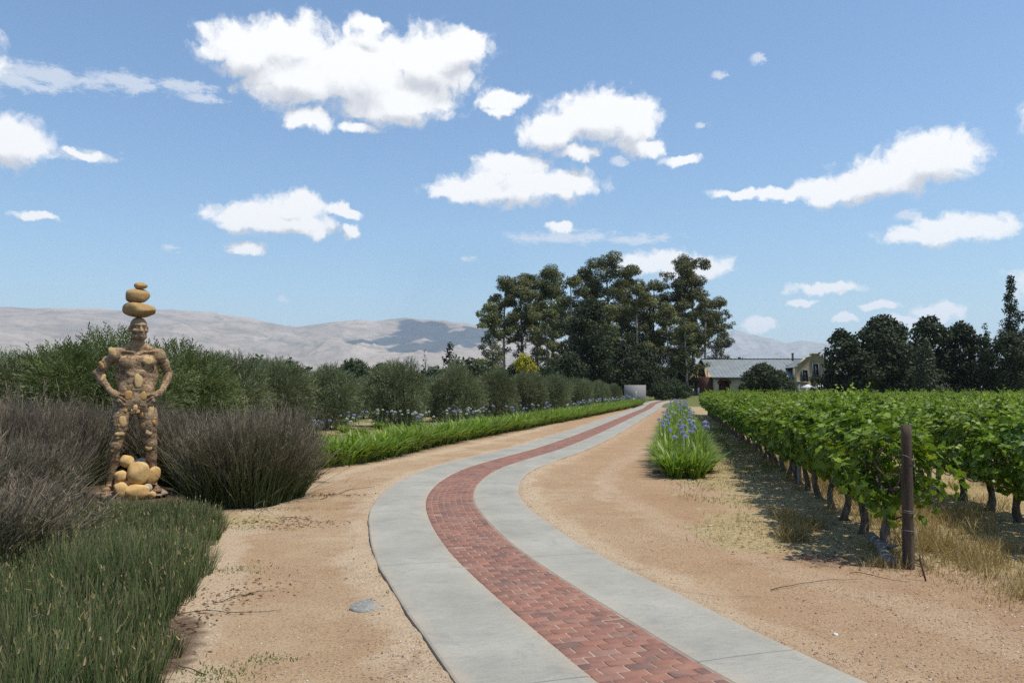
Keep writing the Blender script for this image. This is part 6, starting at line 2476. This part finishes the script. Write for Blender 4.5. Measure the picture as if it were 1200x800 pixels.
def build_litter():
    g_ = np.random.default_rng(900)
    # gravel
    n = 75000
    D = 4.2 + 15 * g_.random(n) ** 1.5
    P = np.stack([(-.62 + 1.3 * g_.random(n)) * D, D], 1)
    z, v = ground_z(P)
    dens = fbm(np.stack([P[:, 0] * .5, P[:, 1] * .5, 0 * z], 1), 3)
    ok = (np.abs(v) > 1.27) & (P[:, 0] > -4.6 + .3 * 0) & (g_.random(n) < np.clip((dens - .25) * 2.2, .1, 1) * np.where(P[:, 0] > -1, 1, .45))
    P, z = P[ok], z[ok]
    n = len(P)
    TV = np.array([(1, 0, 0), (-1, 0, 0), (0, 1, 0), (0, -1, 0), (0, 0, .8), (0, 0, -.8), ], float)
    TF = [np.array([(0, 2, 4), (2, 1, 4), (1, 3, 4), (3, 0, 4), (2, 0, 5), (1, 2, 5), (3, 1, 5), (0, 3, 5)])]
    S = (.0038 + .008 * g_.random(n) ** 4)[:, None] * (.7 + .6 * g_.random((n, 3)))
    V, Fs = scatter(TV, TF, np.stack([P[:, 0], P[:, 1], z + .001], 1), frames(rand_dirs(n, g_)), S)
    g = Geo()
    g.add(V, Fs, tint=np.repeat(g_.random(n), 6))
    m, nt, p = new_mat('gravel')
    nt.links.new(ramp(nt, attr(nt, 'tint'), [(0, (.17, .10, .07)), (.35, (.33, .21, .13)), (.7, (.42, .30, .20)), (.92, (.50, .42, .33)), (1, (.62, .58, .52))]), p.inputs['Base Color'])
    p.inputs['Roughness'].default_value = .9
    tag(g.build('gravel', m), 'fine reddish gravel scattered over the sandy verges', 'gravel', kind='stuff')
    # dry grass: along the vines and the alley between the first rows
    B, Ls, Ws, Tn = [], [], [], []

    def blades(n, xy, L0, w0):
        z, v = ground_z(xy)
        k = np.abs(v) > 1.3
        B.append(np.stack([xy[k, 0], xy[k, 1], z[k] - .01], 1))
        Ls.append((L0 * (.5 + .8 * g_.random(n)))[k])
        Ws.append((w0 * (.7 + .7 * g_.random(n)))[k])

    def clumped(n, s0, s1, c0, c1, nc, rad):
        cs = np.stack([s0 + (s1 - s0) * g_.random(nc), c0 + (c1 - c0) * g_.random(nc)], 1)
        i = g_.integers(0, nc, n)
        q = cs[i] + g_.normal(size=(n, 2)) * rad
        return ROW0 + ROWD * q[:, :1] + ROWN * q[:, 1:]
    blades(9000, clumped(9000, -.2, 14, .55, 1.9, 90, .16), .32, .006)
    blades(5000, clumped(5000, .2, 9, .35, .9, 40, .12), .36, .006)
    blades(5500, clumped(5500, -.1, 20, -.25, .35, 60, .14), .20, .006)
    blades(9000, clumped(9000, .6, 30, -2.2, -.35, 160, .2), .10, .006)
    blades(900, clumped(900, 1.3, 1.6, -1.05, -.75, 3, .09), .26, .006)
    blades(1200, clumped(1200, 1.9, 3.4, -.85, -.4, 6, .10), .24, .006)
    blades(6000, clumped(6000, -.4, 8, 2.4, 4.6, 50, .2), .26, .006)
    blades(5200, clumped(5200, -1.3, 1.4, .6, 2.4, 46, .13), .20, .005)
    blades(2600, clumped(2600, -1.8, .2, .2, 2.4, 60, .16), .08, .005)
    # and before the olive trees
    n = 26000
    q = np.stack([-8 + 26 * g_.random(n), 19 + 45 * g_.random(n) ** 1.3], 1)
    b = border_left(q[:, 0], q[:, 1])
    q = q[(b > 1.3) & (b < 9)]
    blades(len(q), q, .22, .011)
    base, L, W = np.concatenate(B), np.concatenate(Ls), np.concatenate(Ws)
    n = len(base)
    d = unit(np.array([0, 0, 1.0]) + g_.normal(size=(n, 3)) * .42)
    V, Fq, h, kk = ribbons(base, d, L, W, .15 + .3 * g_.random(n), 3)
    g = Geo()
    g.add(V, Fq, tint=np.repeat(g_.random(n), kk), h=h)
    tag(g.build('dry_grass', M['dry_grass']), 'dry straw coloured grass along the vine rows and before the olives', 'grass', kind='stuff')
    # green weeds
    B, Ls, Ws = [], [], []
    blades(11000, clumped(11000, 4.0, 42, -2.1, -.6, 150, .26), .075, .008)
    blades(2600, clumped(2600, 9, 44, -.7, .1, 60, .2), .22, .009)
    q = np.concatenate([at(258, 790)[:2] + g_.normal(size=(420, 2)) * [.16, .12], at(318, 772)[:2] + g_.normal(size=(120, 2)) * [.10, .05], at(272, 668)[:2] + g_.normal(size=(300, 2)) * [.22, .12],
                        at(300, 620)[:2] + g_.normal(size=(300, 2)) * [.35, .12], at(330, 596)[:2] + g_.normal(size=(300, 2)) * [.3, .1], at(457, 695)[:2] + g_.normal(size=(40, 2)) * [.03, .05]])
    blades(len(q), q, .05, .007)
    n = 22000
    q = np.stack([-8 + 26 * g_.random(n), 19 + 50 * g_.random(n) ** 1.3], 1)
    b = border_left(q[:, 0], q[:, 1])
    q = q[(b > 1.0) & (b < 9)]
    blades(len(q), q, .15, .012)
    base, L, W = np.concatenate(B), np.concatenate(Ls), np.concatenate(Ws)
    n = len(base)
    d = unit(np.array([0, 0, 1.0]) + g_.normal(size=(n, 3)) * .5)
    V, Fq, h, kk = ribbons(base, d, L, W, .15 + .35 * g_.random(n), 3)
    g = Geo()
    g.add(V, Fq, tint=np.repeat(g_.random(n), kk), h=h)
    tag(g.build('green_weeds', M['green_grass']), 'short green weeds and grass tufts on the verges', 'weeds', kind='stuff')
    # fallen leaves and bits of bark
    n = 2600
    q = np.concatenate([clumped(1700, -.2, 24, -1.3, .4, 120, .25), at(330, 612)[:2] + g_.normal(size=(260, 2)) * [.45, .25], at(246, 712)[:2] + g_.normal(size=(150, 2)) * [.16, .6], at(380, 580)[:2] + g_.normal(size=(160, 2)) * [.5, .15],
                        at(290, 690)[:2] + g_.normal(size=(50, 2)) * [.3, .5]])
    z, v = ground_z(q)
    k = np.abs(v) > 1.2
    q, z = q[k], z[k]
    n = len(q)
    TV, TF = q4(.45, 1.0, .3, .15)
    V, Fs = scatter(TV, TF, np.stack([q[:, 0], q[:, 1], z + .006], 1), frames(unit(np.array([0, 0, 1.0]) + g_.normal(size=(n, 3)) * .35)), .025 + .04 * g_.random(n))
    g = Geo()
    g.add(V, Fs, tint=np.repeat(g_.random(n), len(TV)))
    tag(g.build('leaf_litter', leaf_mat('leaf_litter', (.045, .028, .02), (.24, .13, .065), trans=0, rough=.8, spec=.1)), 'dead brown leaves and bark bits under the vines and reeds', 'leaf litter', kind='stuff')
    # twigs one can pick out; the long one by the reeds replaces a shadow
    tw = [((905, 693), (1005, 680), 'thin dry twig lying on the dirt left of the fallen log'), ((995, 672), (1068, 683), 'curved dark twig on the dirt in front of the fallen log'), ((375, 585), (440, 570), 'long dark stick standing in for a thin shadow from the reeds across the dirt'),
          ((205, 722), (330, 716), 'thin root like twig crossing the dirt beside the green rushes'), ((262, 704), (318, 692), 'short forked twig on the dirt right of the rushes'), ((330, 607), (386, 612), 'thin twig on the dirt below the brown reeds'), ((240, 790), (200, 775), 'small twig at the bottom by the green rushes')]
    for i, (a, b, lab) in enumerate(tw):
        A, Bp = at(*a), at(*b)
        c = (A + Bp) / 2
        t = np.linspace(0, 1, 9)[:, None]
        L = np.linalg.norm(Bp - A)
        P = (A - c) * (1 - t) + (Bp - c) * t
        nrm = np.array([-(Bp - A)[1], (Bp - A)[0], 0]) / L
        P = P + nrm * (.08 * L * np.sin(t * PI * (1 + i % 2)) + .02 * L * g_.normal(size=(9, 1)))
        P[:, 2] = .012 + .012 * np.abs(np.sin(t[:, 0] * 7))
        e = empty('twig', (c[0], c[1], float(ground_z(c[None, :2])[0][0])))
        tag(e, lab, 'twig')
        Geo().add(*tube(P, np.linspace(.0042, .0016, 9) * (1.5 if i == 2 else 1), 6)).build('stick', M['dark_bark'], e)
        if i in (2, 4):
            Q = P[4] + (P[8] - P[4]) * np.linspace(0, .7, 4)[:, None] + nrm * L * .12 * np.linspace(0, 1, 4)[:, None]
            Geo().add(*tube(Q, [.005, .004, .003, .002], 5)).build('side_shoot', M['dark_bark'], e)
    # grey cement patch set in the sand
    p = at(432, 711)
    n = 40
    a = np.linspace(0, 2 * PI, n, endpoint=False)
    r = 1 + .5 * (fbm(np.stack([np.cos(a), np.sin(a), 0 * a], 1) * 1.6 + 4, 4) - .5)
    ring = np.stack([.155 * r * np.cos(a), .20 * r * np.sin(a), 0 * a], 1)
    zc = float(ground_z(p[None, :2])[0][0])
    V = np.concatenate([ring * .93 + [0, 0, .007], ring + [0, 0, -.002], ring + [0, 0, -.05]])
    i = np.arange(n)
    j = (i + 1) % n
    g = Geo()
    g.add(V, [i[None, :], np.stack([i, n + i, n + j, j], 1), np.stack([n + i, 2 * n + i, 2 * n + j, n + j], 1)])
    o = g.build('cement_patch', plain('grey_cement', (.26, .255, .225), .9, .2, 26, .4, .5))
    o.location = (p[0], p[1], zc)
    tag(o, 'small blue grey cement patch in the sand left of the drive', 'patch')
    # a few loose stones
    for i, (px, py, s, lab) in enumerate(((769, 554, .09, 'brown stone at the foot of the right hand agapanthus bed'), (832, 617, .03, 'pale stone on the gravel right of the drive'), (979, 743, .022, 'small white stone on the gravel towards the vineyard'), (945, 655, .035, 'reddish stone among dry grass left of the fallen log'), (600, 600, .02, ''))):
        if not lab:
            continue
        p = at(px, py)
        g = Geo()
        boulder(g, (0, 0, 0), (s, s * .75, s * .55), 60 + i, i, 0, .12)
        o = g.build('loose_stone', stone_mat('loose_stone_%s' % 'abcd'[i], *[((.16, .09, .06), (.24, .14, .09)), ((.45, .40, .33), (.55, .5, .43)), ((.55, .52, .48), (.65, .62, .58)), ((.35, .10, .06), (.45, .16, .1))][i]), smooth=True)
        o.location = (p[0], p[1], float(ground_z(p[None, :2])[0][0]) + s * .3)
        tag(o, lab, 'stone')


build_litter()
